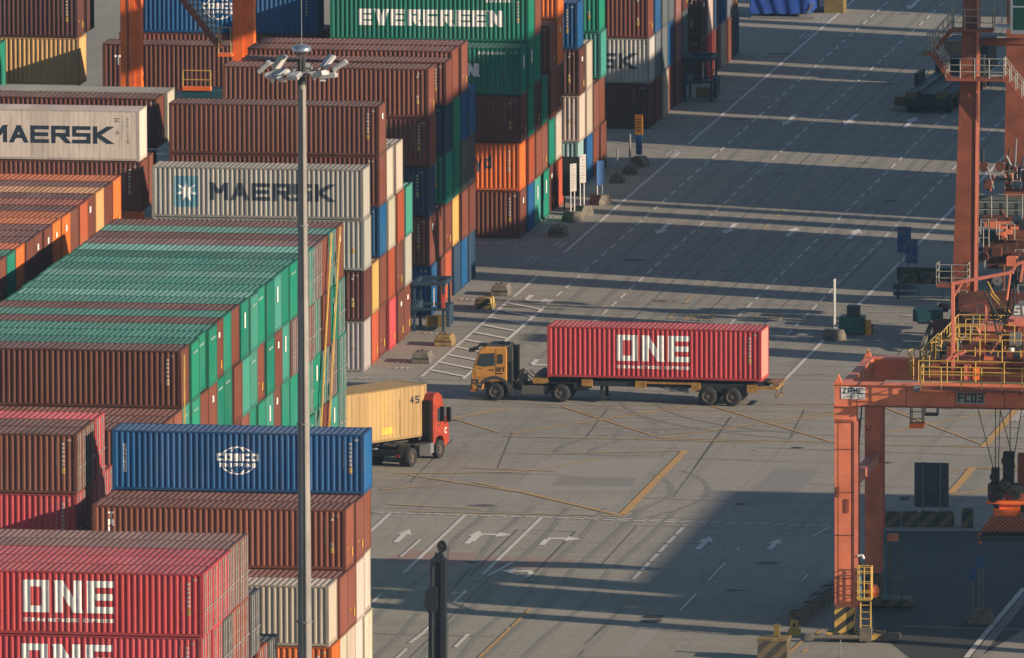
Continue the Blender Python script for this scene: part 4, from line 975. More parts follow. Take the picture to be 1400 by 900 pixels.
board('notice_board', -142.6, 949.5, .6, 1.2, 2.7, M['bluesign'], 'small blue notice board beyond the white boards', 'notice board')
ob = board('notice_board', -142.93, 968, .52, 2.0, 3.25, M['ysign'], 'orange yellow notice board above a blue panel beside the road', 'notice board', rz=-.25, posts=1, txt=lines_txt(5,.52,2.,3.1,M['black']))
MB().box(-.2,-.03,.75,.2,.03,1.97).build('lower_panel', M['bluesign'], ob)
for (x, y, hh, lb) in ((-143.1,959.9,2.1,'nearer bare grey post left of the orange notice board'), (-142.95,964.3,2.5,'farther bare grey post left of the orange notice board')):
    o = thing('sign_post', lb, 'post', (x, y, 0)); MB().tube((0,0,.3),(0,0,hh),.07,8).build('post', M['grey'], o); MB().prism([(-.45,0),(-.45,.2),(-.22,.55),(.22,.55),(.45,.2),(.45,0)], -.4, .4).build('concrete_foot', M['conc'], o)
def stand(x, y, label, rz=0, s=1.0):
    o = thing('steel_stand', label, 'steel stand', (x, y, 0), rz, 'dark steel stands by the stacks')
    f = MB()
    for px in (-.85, .85):
        for py in (-1.1, 1.1): f.box(px-.07,py-.07,0,px+.07,py+.07,2.69)
    fo = f.build('stand_leg', M['bluesteel'], o)
    MB().box(-1.0,-1.3,2.7,1.0,-1.0,2.95).box(-1.0,1.0,2.7,1.0,1.3,2.95).box(-.98,-1.0,2.72,-.75,1.0,2.93).box(.75,-1.0,2.72,.98,1.0,2.93).build('top_beam', M['bluesteel'], o)
    c = MB().box(-1.1,-1.25,1.25,1.1,-1.0,1.4).box(-1.1,1.0,1.25,1.1,1.25,1.4).box(-1.6,-1.2,1.1,-.7,1.2,1.6).box(.95,-.8,.3,1.15,.8,1.5); c.build('cross_beam', M['bluesteel'], o)
    MB().box(.3,-1.215,1.5,.36,-1.2,2.55).build('white_strip', M['panelw'], o)
    MB().box(.78,-1.22,1.4,.98,-1.2,2.2).build('red_plate', M['maroon'], o)
    MB().box(-.2,-.9,.25,.95,-.5,.9).build('yellow_box', M['olive'], o)
    return o
stand(-144.0, 892.9, 'dark blue steel portal stand before the navy and brown stack')
stand(-143.9, 1002, 'dark steel portal stand far up the road before the farthest block')
# tarpaulin covered load
tp = thing('covered_load', 'load wrapped in creased blue tarpaulin on white skids at the top of the road', 'covered load', (-145.0, 1049.5, 0))
bm = bmesh.new(); bmesh.ops.create_grid(bm, x_segments=34, y_segments=34, size=1)
for v in bm.verts:
    x, y = v.co.x, v.co.y; m_ = max(abs(x), abs(y))
    if m_ > .72: z = 2.6*(1-(m_-.72)/.28*.88); k = .72+ (m_-.72)*.12; sx = x/m_*k; sy = y/m_*k
    else: z = 2.6+.12*math.sin(x*9)*math.cos(y*7); sx, sy = x, y
    f_ = .06*math.sin(14*(x+y))*(m_ > .72); v.co = (sx*2.7+f_, sy*3.2+f_*.8, z+.03*math.sin(23*x+11*y))
me = bpy.data.meshes.new('tarpaulin'); bm.to_mesh(me); bm.free(); me.materials.append(M['tarp']); inst('tarpaulin', me, tp)
MB().beam((-1.9,-2.6,.1),(2.4,-2.6,.1),.12,.12).beam((1.9,-2.4,.3),(2.3,-2.4,1.1),.15,.15).beam((-1.9,2.2,.15),(2.4,2.2,.15),.3,.3).build('skid', M['grey'], tp)
MB().box(2.6,1.0,.0,3.9,2.6,1.1).build('pallet_crate', M['olive'], tp)

# ------------------------------------------------------------------ orange yard crane between the stacks (top left)
def railing(pts, h_, name, mat, parent, r=.03, step=1.2, mid=2):
    m = MB()
    for a, b in zip(pts, pts[1:]):
        a = Vector(a); b = Vector(b); n = max(1, round((b-a).length/step))
        for k in range(n+1):
            p = a.lerp(b, k/n); m.tube(p, p+Vector((0,0,h_)), r, 5)
        for k in range(mid): 
            z = Vector((0,0,h_*(1-k/mid))); m.tube(a+z, b+z, r, 5)
    return m.build(name, mat, parent)
oy = 922.0
oc = thing('gantry_crane', 'bright orange yard gantry crane with a stair between two legs at top left', 'gantry crane', (-163.5, oy, 0))
xa = gy(165, 60, oy).x+163.5; xb = gy(192, 60, oy).x+163.5; xc = gy(318, 40, oy).x+163.5; xd = gy(346, 40, oy).x+163.5
MB().box(xa,0,2.2,xa+.85,1.1,24).box(xa+.85,.1,2.2,xb,1.0,24).build('leg', M['orange'], oc); MB().box(xa+.4,-.03,6,xa+.5,0,24).build('cable_tray', M['rustred'], oc)
MB().box(xc,0,2.2,xc+.62,1.1,24).box(xc+.62,.12,2.2,xd,1.0,24).build('leg', M['orange'], oc)
zb = gy(270, 128, oy).z
MB().box(xa-1,-.3,1.0,xd+1,1.4,2.2).build('sill_beam', M['orange'], oc)
pz = gy(270, 120, oy-2).z
MB().box(.2,-2.6,pz-1.1,4.6,-.3,pz-.12).build('machinery_house', M['teal'], oc)
MB().box(2.9,-1.9,pz-.12,4.4,-.4,pz+1.2).build('control_cabinet', plain('grey blue cabinet', (.10,.14,.15), .5), oc)
p0 = gy(250,120,oy-2.6); p1 = gy(288,120,oy-2.6)
MB().box(p0.x+163.5,-2.7,pz-.1,p1.x+163.5,-2.2,pz+.12).build('platform', M['orange'], oc)
railing([(p0.x+163.5,-2.6,pz),(p1.x+163.5,-2.6,pz)], 1.1, 'railing', M['yrail'], oc, .035, 1.7)
sa = gy(250,2,oy-.6); sb = gy(300,66,oy-.6); o_ = Vector((163.5,-oy,0)); sa = sa+o_; sb = sb+o_
st = MB().beam(sa, sb, .08, .28).beam(sa+Vector((0,.8,0)), sb+Vector((0,.8,0)), .08, .28)
for k in range(16):
    p = sa.lerp(sb, k/15); st.box(p.x-.12, p.y, p.z-.02, p.x+.12, p.y+.8, p.z+.02)
ext = sa+(sa-sb)*.8; st.beam(ext, sa, .08, .28)
st.build('stair', M['rustred'], oc)
sr = MB()
for k in range(9):
    p = sa.lerp(sb, k/8); sr.tube(p, p+Vector((0,0,1.1)), .028, 5)
for z in (.45, .8, 1.1): sr.tube(sa+Vector((0,0,z)), sb+Vector((0,0,z)), .028, 5); sr.tube(sa+Vector((0,.8,z)), sb+Vector((0,.8,z)), .028, 5)
sr.build('stair_railing', M['grail'], oc)
MB().box(sb.x-.1,-.7,sb.z-.5,sb.x+.75,.2,sb.z-.35).build('landing', M['orange'], oc)
railing([(sb.x-.05,-.65,sb.z-.35),(sb.x+.7,-.65,sb.z-.35)], 1.6, 'railing', M['yrail'], oc, .03, .75)
MB().box(xa-1.5,-.2,24,xd+1.5,1.3,25.6).build('girder', M['orange'], oc)
for k in range(2): MB().lathe([(.2,-.3),(.75,-.3),(.75,.3),(.2,.3)], (xa+.5+5.5*k,.5,.75), 'y', 24).build('wheel', M['rubber'], oc)

# ------------------------------------------------------------------ faded orange crane, front right (plate FC03)
fy = 782.0
fc = thing('gantry_crane', 'faded orange portal crane with FC03 plate and yellow railings at the right', 'gantry crane', (-105.4, fy, 0))
def fl(u, v, dy=0): p = gy(u, v, fy+dy); return (p.x+105.4, dy, p.z)
bt = fl(1145,523)[2]; bb = fl(1145,553)[2]
MB().box(-.05,-.45,bb,23,.45,bt-.05).box(-.12,-.52,bt-.05,23,.52,bt).box(-.12,-.5,bb-.03,1.0,.5,bb).build('front_girder', M['orangered'], fc)
lx1 = fl(1169,700)[0]; lx2 = fl(1175,700)[0]
MB().box(-.05,-.35,1.75,lx1,.4,bb-.8).box(-.08,-.38,bb-.8,lx1+.1,.43,bb-.03).build('front_leg', M['orangered'], fc)
MB().box(lx1,-.4,1.75,lx2-.02,-.33,bb-.8).box(lx1,.3,1.75,lx2-.02,.38,bb-.8).box(lx1+.05,-.33,1.75,lx1+.1,.3,bb-.8).build('leg_flange', M['salmon'], fc)
MB().box(-.055,-.36,.45,lx1+.01,.41,1.75).build('leg_foot', M['chev'], fc)
MB().box(-.5,-.6,.12,2.4,.7,.45).build('sill_beam', M['chev'], fc)
MB().tube((-1.4,-.8,.25),(1.6,-.8,.3),.12,8).box(-1.5,-.95,.1,-1.1,-.6,.4).build('pipe_bumper', M['conc'], fc)
by = 11.4; bz = -.28
MB().box(-.05,by-.45,bb+bz,23,by+.45,bt+bz-.05).box(-.12,by-.52,bt+bz-.05,23,by+.52,bt+bz).build('back_girder', M['orangered'], fc)
MB().box(-.02,by-.4,1.75,.78,by+.4,bb+bz).build('back_leg', M['orangered'], fc); MB().box(.78,by-.42,1.75,.92,by-.34,bb+bz).box(.78,by+.34,1.75,.92,by+.42,bb+bz).build('leg_flange', M['salmon'], fc)
MB().box(-.03,by-.41,.45,.79,by+.41,1.75).build('leg_foot', M['chevdull'], fc)
MB().box(-.6,by-.7,.12,2.4,by+.7,.45).build('sill_beam', M['chevdull'], fc)
MB().box(.05,.45,bt-1.1,.5,by-.45,bt-.2).build('end_tie', M['orangered'], fc)
tz = fl(1180,665)[2]
MB().box(.25,.4,tz-.4,.75,by-.42,tz+.1).build('cross_tie', M['salmon'], fc)
MB().beam((.5,.45,tz-.3),(.5,.42,tz-1.5),.15,.15).beam((.5,.45,tz-1.3),(.5,4.5,tz-.3),.12,.12).build('knee_brace', M['orangered'], fc)
for yy, zz in ((0, bt), (by, bt+bz)):
    MB().prism([(-.08,zz),(.3,zz),(.12,zz+.42)], yy-.1, yy+.1).build('end_lug', M['orangered'], fc)
for x in (22.0,):
    for yy in (-.35, by-.35): MB().box(x,yy,.5,x+.9,yy+.75,bb-.3).build('far_leg', M['orangered'], fc)
sm = MB()
for z in (3.2, 5.4, 7.6, 9.8): sm.box(-.062,-.362,z,lx1+.005,-.352,z+.05)
for x in (.12, lx1-.14): sm.box(x,-.358,1.8,x+.03,-.351,bb-.85)
sm.build('weld_seam', M['rustred'], fc)
bo = MB()
for k in range(9):
    bo.box(.02+.1*k,-.40,bb-.86,.06+.1*k,-.375,bb-.82); bo.box(.02+.1*k,-.40,bb-.76,.06+.1*k,-.375,bb-.72)
bo.build('bolt_row', M['darksteel'], fc)
gsm = MB()
for x in (1.1, 3.6, 6.1, 8.6): gsm.box(x,-.458,bb+.02,x+.04,-.452,bt-.07)
gsm.box(1.0,-.60,bb-.02,23,-.45,bb+.02); gsm.build('girder_seam', M['rustred'], fc)
MB().box(lx1-.45,-.40,6.6,lx1-.25,-.345,7.3).box(.05,-.40,7.4,.2,-.345,7.9).build('junction_box', M['rustred'], fc)
# plates
pa = fl(1150,529,-.46); pb = fl(1183,546,-.46)
MB().box(pa[0],-.475,pb[2],pb[0],-.46,pa[2]).build('maker_plate', M['panelw'], fc)
text_mesh('ZPMC', .235, .30, .045, .06, (pa[0]+.06,-.476,pb[2]+.27), (1,0,0), (0,0,1), (0,-1,0), 'plate_lettering', M['navy'], fc)
cu = bpy.data.curves.new('plate_script', 'FONT'); cu.body = '上海振华重工'; cu.size = .2; cu.align_x = 'LEFT'
tmp = bpy.data.objects.new('plate_script', cu); COL.objects.link(tmp); bpy.context.view_layer.update()
tm = bpy.data.meshes.new_from_object(tmp.evaluated_get(bpy.context.evaluated_depsgraph_get())); bpy.data.objects.remove(tmp); tm.name = 'plate_script'; tm.materials.clear(); tm.materials.append(M['grey'])
if len(tm.vertices):
    xs = [v.co.x for v in tm.vertices]; k = 1.08/max(.01, max(xs)-min(xs)); k = min(k, 1.3)
    so = inst('plate_script', tm, fc); so.rotation_euler = (PI/2,0,0); so.scale = (k,k,1); so.location = (pa[0]+.06,-.482,pb[2]+.06)
qa = fl(1308,536,-.46); qb = fl(1346,552.5,-.46)
MB().box(qa[0],-.475,qb[2],qb[0],-.46,qa[2]).build('number_plate', plain('grey plate', (.30,.36,.36), .6), fc)
text_mesh('FC03', .29, .47, .05, .095, (qa[0]+.05,-.476,qb[2]+.07), (1,0,0), (0,0,1), (0,-1,0), 'plate_lettering', M['navy'], fc)
lp_ = fl(1255,528,-.6); MB().box(lp_[0]-.2,-.7,lp_[2]-.3,lp_[0]+.18,-.46,lp_[2]+.02).build('floodlight', M['grey'], fc)
# hanging inspection cage
ca = fl(1245,553,-.2); cz = fl(1245,582,-.2)[2]; cx = ca[0]
cg = MB()
for dx in (0, .6):
    for dy in (-.3, .35): cg.box(cx+dx-.025,dy-.025,cz,cx+dx+.025,dy+.025,bb-.03)
for z in (cz+.35, cz+.7): cg.box(cx-.02,-.32,z,cx+.62,-.28,z+.04)
cg.build('inspection_cage', M['black'], fc); MB().box(cx-.05,-.36,cz-.12,cx+.65,.4,cz+.12).build('cage_floor', M['orange'], fc)
c2 = MB().box(cx+.65,.3,bb-.55,cx+1.3,.9,bb-.45).box(cx+.65,.3,bb-.45,cx+.7,.35,bb-.03).box(cx+1.25,.3,bb-.45,cx+1.3,.35,bb-.03).box(cx+1.25,.85,bb-.45,cx+1.3,.9,bb-.03); c2.build('inspection_cage', M['black'], fc)
# ladder and small cage at the front leg
lz0, lz1 = .75, fl(1180,823)[2]; lx = lx2+.12
ly = MB()
for dx in (0, .52): ly.tube((lx+dx,-.55,.3),(lx+dx,-.55,lz1+.1),.04,6)
k = 0
while .5+.35*k < lz1: ly.tube((lx,-.55,.5+.35*k),(lx+.52,-.55,.5+.35*k),.025,5); k += 1
ly.build('ladder', M['yrail'], fc)
cg = MB(); top = fl(1180,771)[2]; mid_ = fl(1180,815)[2]
for z in (mid_, mid_+.35, (mid_+top)/2, top-.3, top):
    for a, b in (((lx-.3,-.6),(lx+.62,-.6)),((lx+.62,-.6),(lx+.62,-1.2)),((lx+.62,-1.2),(lx-.05,-1.2)),((lx-.05,-1.2),(lx-.05,-.6))): cg.tube((*a,z),(*b,z),.028,5)
for x, y in ((lx-.05,-1.2),(lx+.28,-1.2),(lx+.62,-1.2),(lx+.62,-.9),(lx+.62,-.6),(lx-.05,-.6)): cg.tube((x,y,mid_),(x,y,top),.028,5)
cg.box(lx-.05,-1.2,mid_-.06,lx+.62,-.6,mid_); cg.build('ladder_cage', M['yrail'], fc)
MB().lathe([(0,-.35),(.26,-.3),(.34,0),(.26,.3),(0,.35)], (lx+.6,-.2,mid_+.3), 'z', 16).build('cable_drum', M['orange'], fc)
MB().tube((lx-.02,-.45,.4),(lx-.02,-.45,top-.2),.05,6).build('conduit', M['sky'], fc)
bl = fl(1180,760,-.3); MB().tube((lx2-.05,-.4,bl[2]),(lx2+.2,-.4,bl[2]+.05),.06,8).tube((lx2+.2,-.4,bl[2]+.05),(lx2+.28,-.4,bl[2]-.14),.07,8).build('work_lamp', M['panelw'], fc)
MB().box(lx+.0,-.9,.1,lx+.6,-.4,.75).box(lx+1.0,-.5,.1,lx+1.9,.6,.35).build('leg_step', M['conc'], fc)
MB().tube((1.05,by-.6,.4),(1.05,by-.6,4.2),.06,6).build('conduit', M['sky'], fc); MB().box(1.2,by-.9,3.5,1.75,by-.5,3.85).build('junction_box', M['orangered'], fc)
MB().tube((1.3,by-.6,.1),(1.3,by-.6,3.4),.04,5).tube((1.9,by-.6,.1),(1.9,by-.6,3.4),.04,5).box(1.2,by-.7,1.5,2.1,by-.3,1.56).build('ladder', M['olive'], fc)
# cable bracket hooks on legs
ck = MB()
for (u, v) in ((1172,565),(1203,565)):
    x, y_, z = fl(u, v, 5)
    for k in range(8):
        a0, a1 = PI*k/8, PI*(k+1)/8; ck.tube((x+.12*math.cos(a0),.5,z-.25*math.sin(a0)),(x+.12*math.cos(a1),.5,z-.25*math.sin(a1)),.025,5)
ck.tube((lx2+.1,.2,bb-.1),(lx2-.1,.2,bb-2.4),.04,5).tube((lx2-.1,.2,bb-2.4),(lx2-.05,.2,3),.04,5); ck.build('cable_loom', M['black'], fc)
# walkway, railings and trolley machinery on top of the girders
x1240 = fl(1243,523)[0]; zr = bt
MB().box(x1240+.75,-1.75,zr-.14,23,-.53,zr-.06).build('walkway', M['rustred'], fc)
for k in range(1,14): MB().box(x1240+.4+.9*k,-1.7,zr-.3,x1240+.46+.9*k,-1.4,zr-.14).build('walkway_bracket', M['rustred'], fc) if k < 9 else None
railing([(x1240+.8,-.6,zr-.05),(x1240+.8,-1.6,zr-.05),(23,-1.6,zr-.05)], 1.15, 'railing', M['yrail'], fc, .03, 1.05, 3)
railing([(x1240+.4,.6,zr),(23,.6,zr)], 1.1, 'railing', M['yrail'], fc, .03, 1.5, 2)
dz = 1.0
MB().box(x1240+1.1,1.0,zr+dz-.1,23,by-1.0,zr+dz).build('trolley_deck', M['rustred'], fc)
MB().box(x1240+1.0,1.0,zr+.2,x1240+1.4,by-1.0,zr+dz-.1).build('trolley_beam', M['rustred'], fc)
railing([(x1240+.3,by-2,zr+.2),(x1240+.2,3,zr+.2),(x1240+.9,1.0,zr+.2)], 1.1, 'railing', M['yrail'], fc, .03, 1.0, 2)
railing([(x1240+1.2,by-1.2,zr+dz),(x1240+1.2,1.1,zr+dz),(23,1.1,zr+dz)], 1.15, 'railing', M['yrail'], fc, .032, 1.1, 2)
railing([(x1240+1.2,by-1.2,zr+dz),(x1240+4.5,by-1.2,zr+dz)], 1.15, 'railing', M['yrail'], fc, .032, 1.1, 2)
px = fl(1303,500,1)[0]; pz1 = fl(1303,388,1)[2]; ex_, _, ez_ = fl(1386,372,1)
arch_ = MB().beam((px,1,zr+.1),(px,1,pz1),.16,.16).beam((px-.07,1,pz1),(ex_,1,ez_),.18,.16).beam((px,1,pz1-.75),(px+.5,1,pz1+.08),.09,.09)
for k in range(6):
    a0, a1 = PI-PI*k/6*.55, PI-PI*(k+1)/6*.55; arch_.beam((ex_+.55+.55*math.cos(a0),1,ez_+.1+.4*math.sin(a0)),(ex_+.55+.55*math.cos(a1),1,ez_+.1+.4*math.sin(a1)),.15,.15)
arch_.beam((ex_+.5,1,ez_+.45),(ex_+.35,1,ez_-.5),.12,.12); arch_.build('hose_arch', M['salmon'], fc)
hs = MB(); pts = []
for k in range(15):
    t0 = k/14; pts.append(fl(1352+ (30*t0), 385+ (75*math.sin(PI*min(1, t0*.9+.05)))-5*t0, 1.2))
for a, b in zip(pts, pts[1:]): hs.tube(a, b, .05, 6)
pts = [fl(u, v, 1.1) for u, v in ((1386,385),(1387,415),(1384,428),(1376,437),(1366,436),(1357,420),(1345,398))]
for a, b in zip(pts, pts[1:]): hs.tube(a, b, .055, 6)
hs.build('cable_festoon', M['black'], fc)
for (u0, v0, u1, v1, dy, m_, nm_, dp) in ((1340,444,1372,453,3,'salmon','machine_cover',1.2),(1342,453,1370,468,3.1,'rustred','winch_frame',1.0),(1376,440,1400,500,3.4,'rustred','drive_housing',1.4),(1378,437,1400,446,3.2,'salmon','machine_cover',1.6),(1380,455,1396,472,3.0,'grey','control_cabinet',.3),
                                      (1318,470,1336,500,4.4,'orangered','motor_housing',.8),(1345,488,1360,505,1.9,'orangered','motor_housing',.6),(1310,490,1330,507,2.2,'rustred','winch_frame',.8),(1366,492,1395,508,2.4,'rustred','winch_frame',1.0),(1330,503,1338,520,.7,'orange','junction_box',.4),(1318,500,1326,520,.7,'orangered','junction_box',.4),(1264,500,1290,508,5,'teal','winch_frame',1.5),(1292,470,1302,506,7,'bluesteel','drive_housing',1.2)):
    a = fl(u0, v1, dy); b = fl(u1, v0, dy); MB().box(a[0],dy,a[2],b[0],dy+dp,b[2]).build(nm_, M[m_], fc)
pm_ = MB(); a = fl(1348,453,1.5); b = fl(1348,402,1.5); pm_.tube(a,b,.06,6); a = fl(1352,440,1.5); b = fl(1352,402,1.5); pm_.tube(a,b,.05,6); pm_.build('stanchion', M['salmon'], fc)
gs = MB(); 
for (u0,v0,u1,v1) in ((1352,400,1376,427),(1355,398,1382,428),(1350,385,1358,400)): gs.tube(fl(u0,v0,1.3), fl(u1,v1,1.3), .03, 5)
gs.build('guy_rod', M['yrail'], fc)
al = MB()
for k in range(3): al.tube(fl(1294+9*k,492-k*4,.9), fl(1302+9*k,486-k*3,.9), .1, 8)
al.build('work_lamp', M['salmon'], fc)
fixt = fl(1383,478,.5); MB().lathe([(0,-.1),(.14,-.08),(.14,.08),(0,.1)], fixt, 'z', 12).build('work_lamp', M['panelw'], fc)
# maker sign on the trolley, partly seen
a = fl(1384,432,2.9); b = fl(1412,416,2.9); MB().box(a[0],2.86,a[2],b[0],2.9,b[2]).build('sign_panel', plain('slate sign', (.12,.15,.16), .6), fc)
text_mesh('SW', .32, .46, .1, .09, (a[0]+.08,2.858,a[2]+.06), (1,0,0), (0,0,1), (0,-1,0), 'sign_lettering', M['white'], fc)
rr2 = random.Random(23)
for yy in (3.4, 6.2, 9.0):
    railing([(x1240+1.2+rr2.uniform(0,.6),yy,zr+dz),(23,yy,zr+dz)], 1.1, 'railing', M['yrail'], fc, .03, 1.2, 2)
railing([(x1240+.1,.9,zr+.1),(x1240-.5,3.5,zr+.1),(x1240+.3,6.5,zr+.1),(x1240+1.6,8.5,zr+.1)], 1.1, 'railing', M['yrail'], fc, .03, .8, 2)
railing([(x1240+2.2,1.3,zr+dz+.9),(x1240+5.2,1.3,zr+dz+.9)], 1.0, 'railing', M['yrail'], fc, .03, .7, 2)
for k in range(75):
    x, y_, z = rr2.uniform(x1240+1.2, 11.5), rr2.uniform(1.3, 8.5), zr+dz+rr2.uniform(.0, .5); q = rr2.random()
    mt = M[rr2.choice(('rustshade','orangered','darksteel','rustred','teal','orange','grey','black'))]
    if q < .45: w, h_ = rr2.uniform(.15,.55), rr2.uniform(.2,.8); MB().box(x-w/2,y_,z,x+w/2,y_+rr2.uniform(.2,.8),z+h_).build('equipment_box', mt, fc)
    elif q < .8: MB().tube((x,y_,z),(x+rr2.uniform(-.9,.9),y_+rr2.uniform(-.5,.5),z+rr2.uniform(.2,1.5)),rr2.uniform(.025,.07),6).build('pipe', mt, fc)
    else: MB().lathe([(.0,-.25),(.22,-.22),(.22,.22),(0,.25)], (x,y_,z+.3), 'x' if q < .9 else 'z', 14).build('motor', mt, fc)
# hoist ropes, head block and spreader (hang from the trolley)
sx = fl(1375,690,4)[0]; sz = fl(1375,690,4)[2]
rp = MB()
for (u0, u1) in ((1332,1358),(1361,1361),(1368,1365),(1362,1388),(1381,1381),(1400,1384)): rp.tube(fl(u0,540,4), fl(u1,640,4), .025, 5)
rp.build('hoist_rope', M['black'], fc)
hd = thing('spreader', 'orange striped spreader with dark sheave block hanging from the portal crane', 'spreader', (-105.4+sx, fy+4, 0))
def hl(u, v): p = gy(u, v, fy+4); return p.x+105.4-sx, p.z
for (u0,v0,u1,v1,m_,nm_,d) in ((1356,640,1366,690,'darksteel','sheave_block',.5),(1372,618,1386,690,'darksteel','sheave_block',.6),(1392,620,1402,665,'rustred','sheave_block',.5),(1352,662,1400,676,'darksteel','head_block',1.0),(1354,673,1402,681,'rustred','head_block',1.1),(1351,688,1404,682,'orange','frame_top',1.2),(1368,681,1396,702,'orange','centre_housing',.9),(1360,700,1364,690,'darksteel','bracket',.6),(1396,700,1402,684,'darksteel','bracket',.6)):
    a = hl(u0, v1); b = hl(u1, v0); MB().box(a[0],-d/2,min(a[1],b[1]),b[0],d/2,max(a[1],b[1])).build(nm_, M[m_], hd)
for (u, v, r) in ((1361,650,.22),(1379,628,.3),(1376,660,.3),(1385,668,.25),(1360,678,.25),(1392,675,.22),(1370,676,.2)):
    x, z = hl(u, v); MB().lathe([(.04,-.12),(r,-.12),(r*.8,0),(r,.12),(.04,.12)], (x,-.55,z), 'y', 18).build('sheave', M['black'], hd)
a = hl(1358,702); b = hl(1345,720); c_ = hl(1412,720); d_ = hl(1395,702)
MB().prism([a,b,(b[0],b[1]-.18),(c_[0],c_[1]-.18),c_,d_], -.7, .7).build('spreader_skirt', M['chevorange'], hd)
MB().box(a[0]+.1,-.75,a[1]-.02,d_[0]-.1,.75,a[1]+.3).build('spreader_body', M['orange'], hd)
e_ = hl(1345,722); MB().box(e_[0]-.1,-1.2,e_[1]-.5,c_[0]+4,1.2,e_[1]-.2).build('spreader_beam', M['darksteel'], hd)
pin = hl(1342,730); MB().tube((pin[0],-1,pin[1]+.2),(pin[0]+.06,-1,pin[1]-.35),.06,6).build('guide_flipper', M['orange'], hd)

# ------------------------------------------------------------------ quay crane leg group (far right)
qc = thing('quay_crane', 'tall rust red quay crane with stairs and platforms at the right edge', 'quay crane', (-112.6, 891, 0))
def ql(u, v, dy=0): p = gy(u, v, 891+dy); return (p.x+112.6, dy, p.z)
def taper_leg(y, x0b, x1b, x0t, x1t, zt_, d=1.4, nm='leg'):
    m = MB(); m.add([(x0b,y,.6),(x1b,y,.6),(x1b,y+d,.6),(x0b,y+d,.6),(x0t,y,zt_),(x1t,y,zt_),(x1t,y+d,zt_),(x0t,y+d,zt_)], [(0,3,2,1),(4,5,6,7),(0,1,5,4),(1,2,6,5),(2,3,7,6),(3,0,4,7)]); return m.build(nm, M['rustred'], qc)
a = ql(1302,400); b = ql(1333,400); c_ = ql(1317,0); d_ = ql(1337,0)
kx = (c_[0]-a[0])/(c_[2]-a[2]); kr = (d_[0]-b[0])/(d_[2]-b[2])
ztop = 30
taper_leg(0, a[0]-kx*a[2], b[0]-kr*b[2], a[0]+kx*(ztop-a[2]), b[0]+kr*(ztop-a[2]), ztop)
e1 = MB(); e1.beam((b[0],-.02,3),(d_[0],-.02,20),.1,.1); e1.build('cable_duct', M['salmon'], qc)
x377 = ql(1378,225,19)[0]; taper_leg(19, x377-.3, x377+2.2, x377+.1, x377+2.0, ztop, 1.6)
MB().box(a[0]-.5,.2,ztop,x377+3,20.6,ztop+2.4).build('portal_beam', M['rustred'], qc)
p = ql(1338,57,1.0); q_ = ql(1420,58,1.0); MB().tube((p[0],1.0,p[2]),(q_[0],1.0,q_[2]),.22,10).build('pipe_beam', M['rustred'], qc)
# platforms
def plat(u0, u1, v, dy0, dy1, th=.16, rail=1.15, sides='f'):
    a = ql(u0, v, dy0); b = ql(u1, v, dy0); MB().box(a[0],dy0,a[2]-th,b[0],dy1,a[2]).build('platform', M['rustred'], qc)
    pts = [(a[0],dy1,a[2]),(a[0],dy0,a[2]),(b[0],dy0,a[2]),(b[0],dy1,a[2])]; railing(pts, rail, 'railing', M['grail'], qc, .028, .9, 3); return a, b
A1 = plat(1293,1372,107,-1.1,-.05); A2 = plat(1300,1357,40,-1.1,-.05); A3 = plat(1268,1276,73,-1.0,0)
A4 = plat(1280,1322,389,-1.3,-.05)
def stair(a, b, w, parent, mat=M['rustred'], rmat=M['grail']):
    a = Vector(a); b = Vector(b); m = MB().beam(a, b, .07, .25); o = Vector((0, w, 0)); m.beam(a+o, b+o, .07, .25); n = max(4, int((b-a).length/.3))
    for k in range(n+1):
        p = a.lerp(b, k/n); m.box(p.x-.12,p.y,p.z-.02,p.x+.12,p.y+w,p.z+.02)
    m.build('stair', mat, parent); r = MB()
    for o_ in (Vector((0,0,0)), o):
        for z in (.55, 1.1): r.tube(a+o_+Vector((0,0,z)), b+o_+Vector((0,0,z)), .028, 5)
        for k in range(5): p = a.lerp(b, k/4)+o_; r.tube(p, p+Vector((0,0,1.1)), .028, 5)
    r.build('stair_railing', rmat, parent)
stair(ql(1274,73,-.9), ql(1296,106,-.9), .7, qc); stair(ql(1274,73,-.2), ql(1302,40,-.2), .7, qc); stair(ql(1372,106,-.9), ql(1405,148,-.9), .7, qc)
a = ql(1262,73,-.7); MB().box(a[0]-.05,-.9,a[2]-.12,a[0]+.45,-.3,a[2]+.1).build('lamp_box', M['olive'], qc)
a = ql(1384,40,-1); b = ql(1420,-6,-1); cabq = MB().box(a[0],-1.4,a[2],b[0],.6,b[2]+2); cabq.build('cabin', M['greenm'], qc)
fr_ = MB().box(a[0]-.05,-1.46,a[2]-.22,b[0],-1.38,a[2]).box(a[0]-.06,-1.45,a[2]-.1,a[0]+.08,-1.38,b[2]+2).box(a[0],-1.44,a[2]+1.3,b[0],-1.39,a[2]+1.4); fr_.build('cabin_frame', M['panelw'], qc)
a = ql(1360,36,-.9); MB().box(a[0],-1.2,a[2]-.12,a[0]+1.4,.2,a[2]).build('platform', M['panelw'], qc); railing([(a[0],-1.1,a[2]),(a[0]+1.3,-1.1,a[2])], 1.8, 'railing', M['grail'], qc, .03, .5, 3)
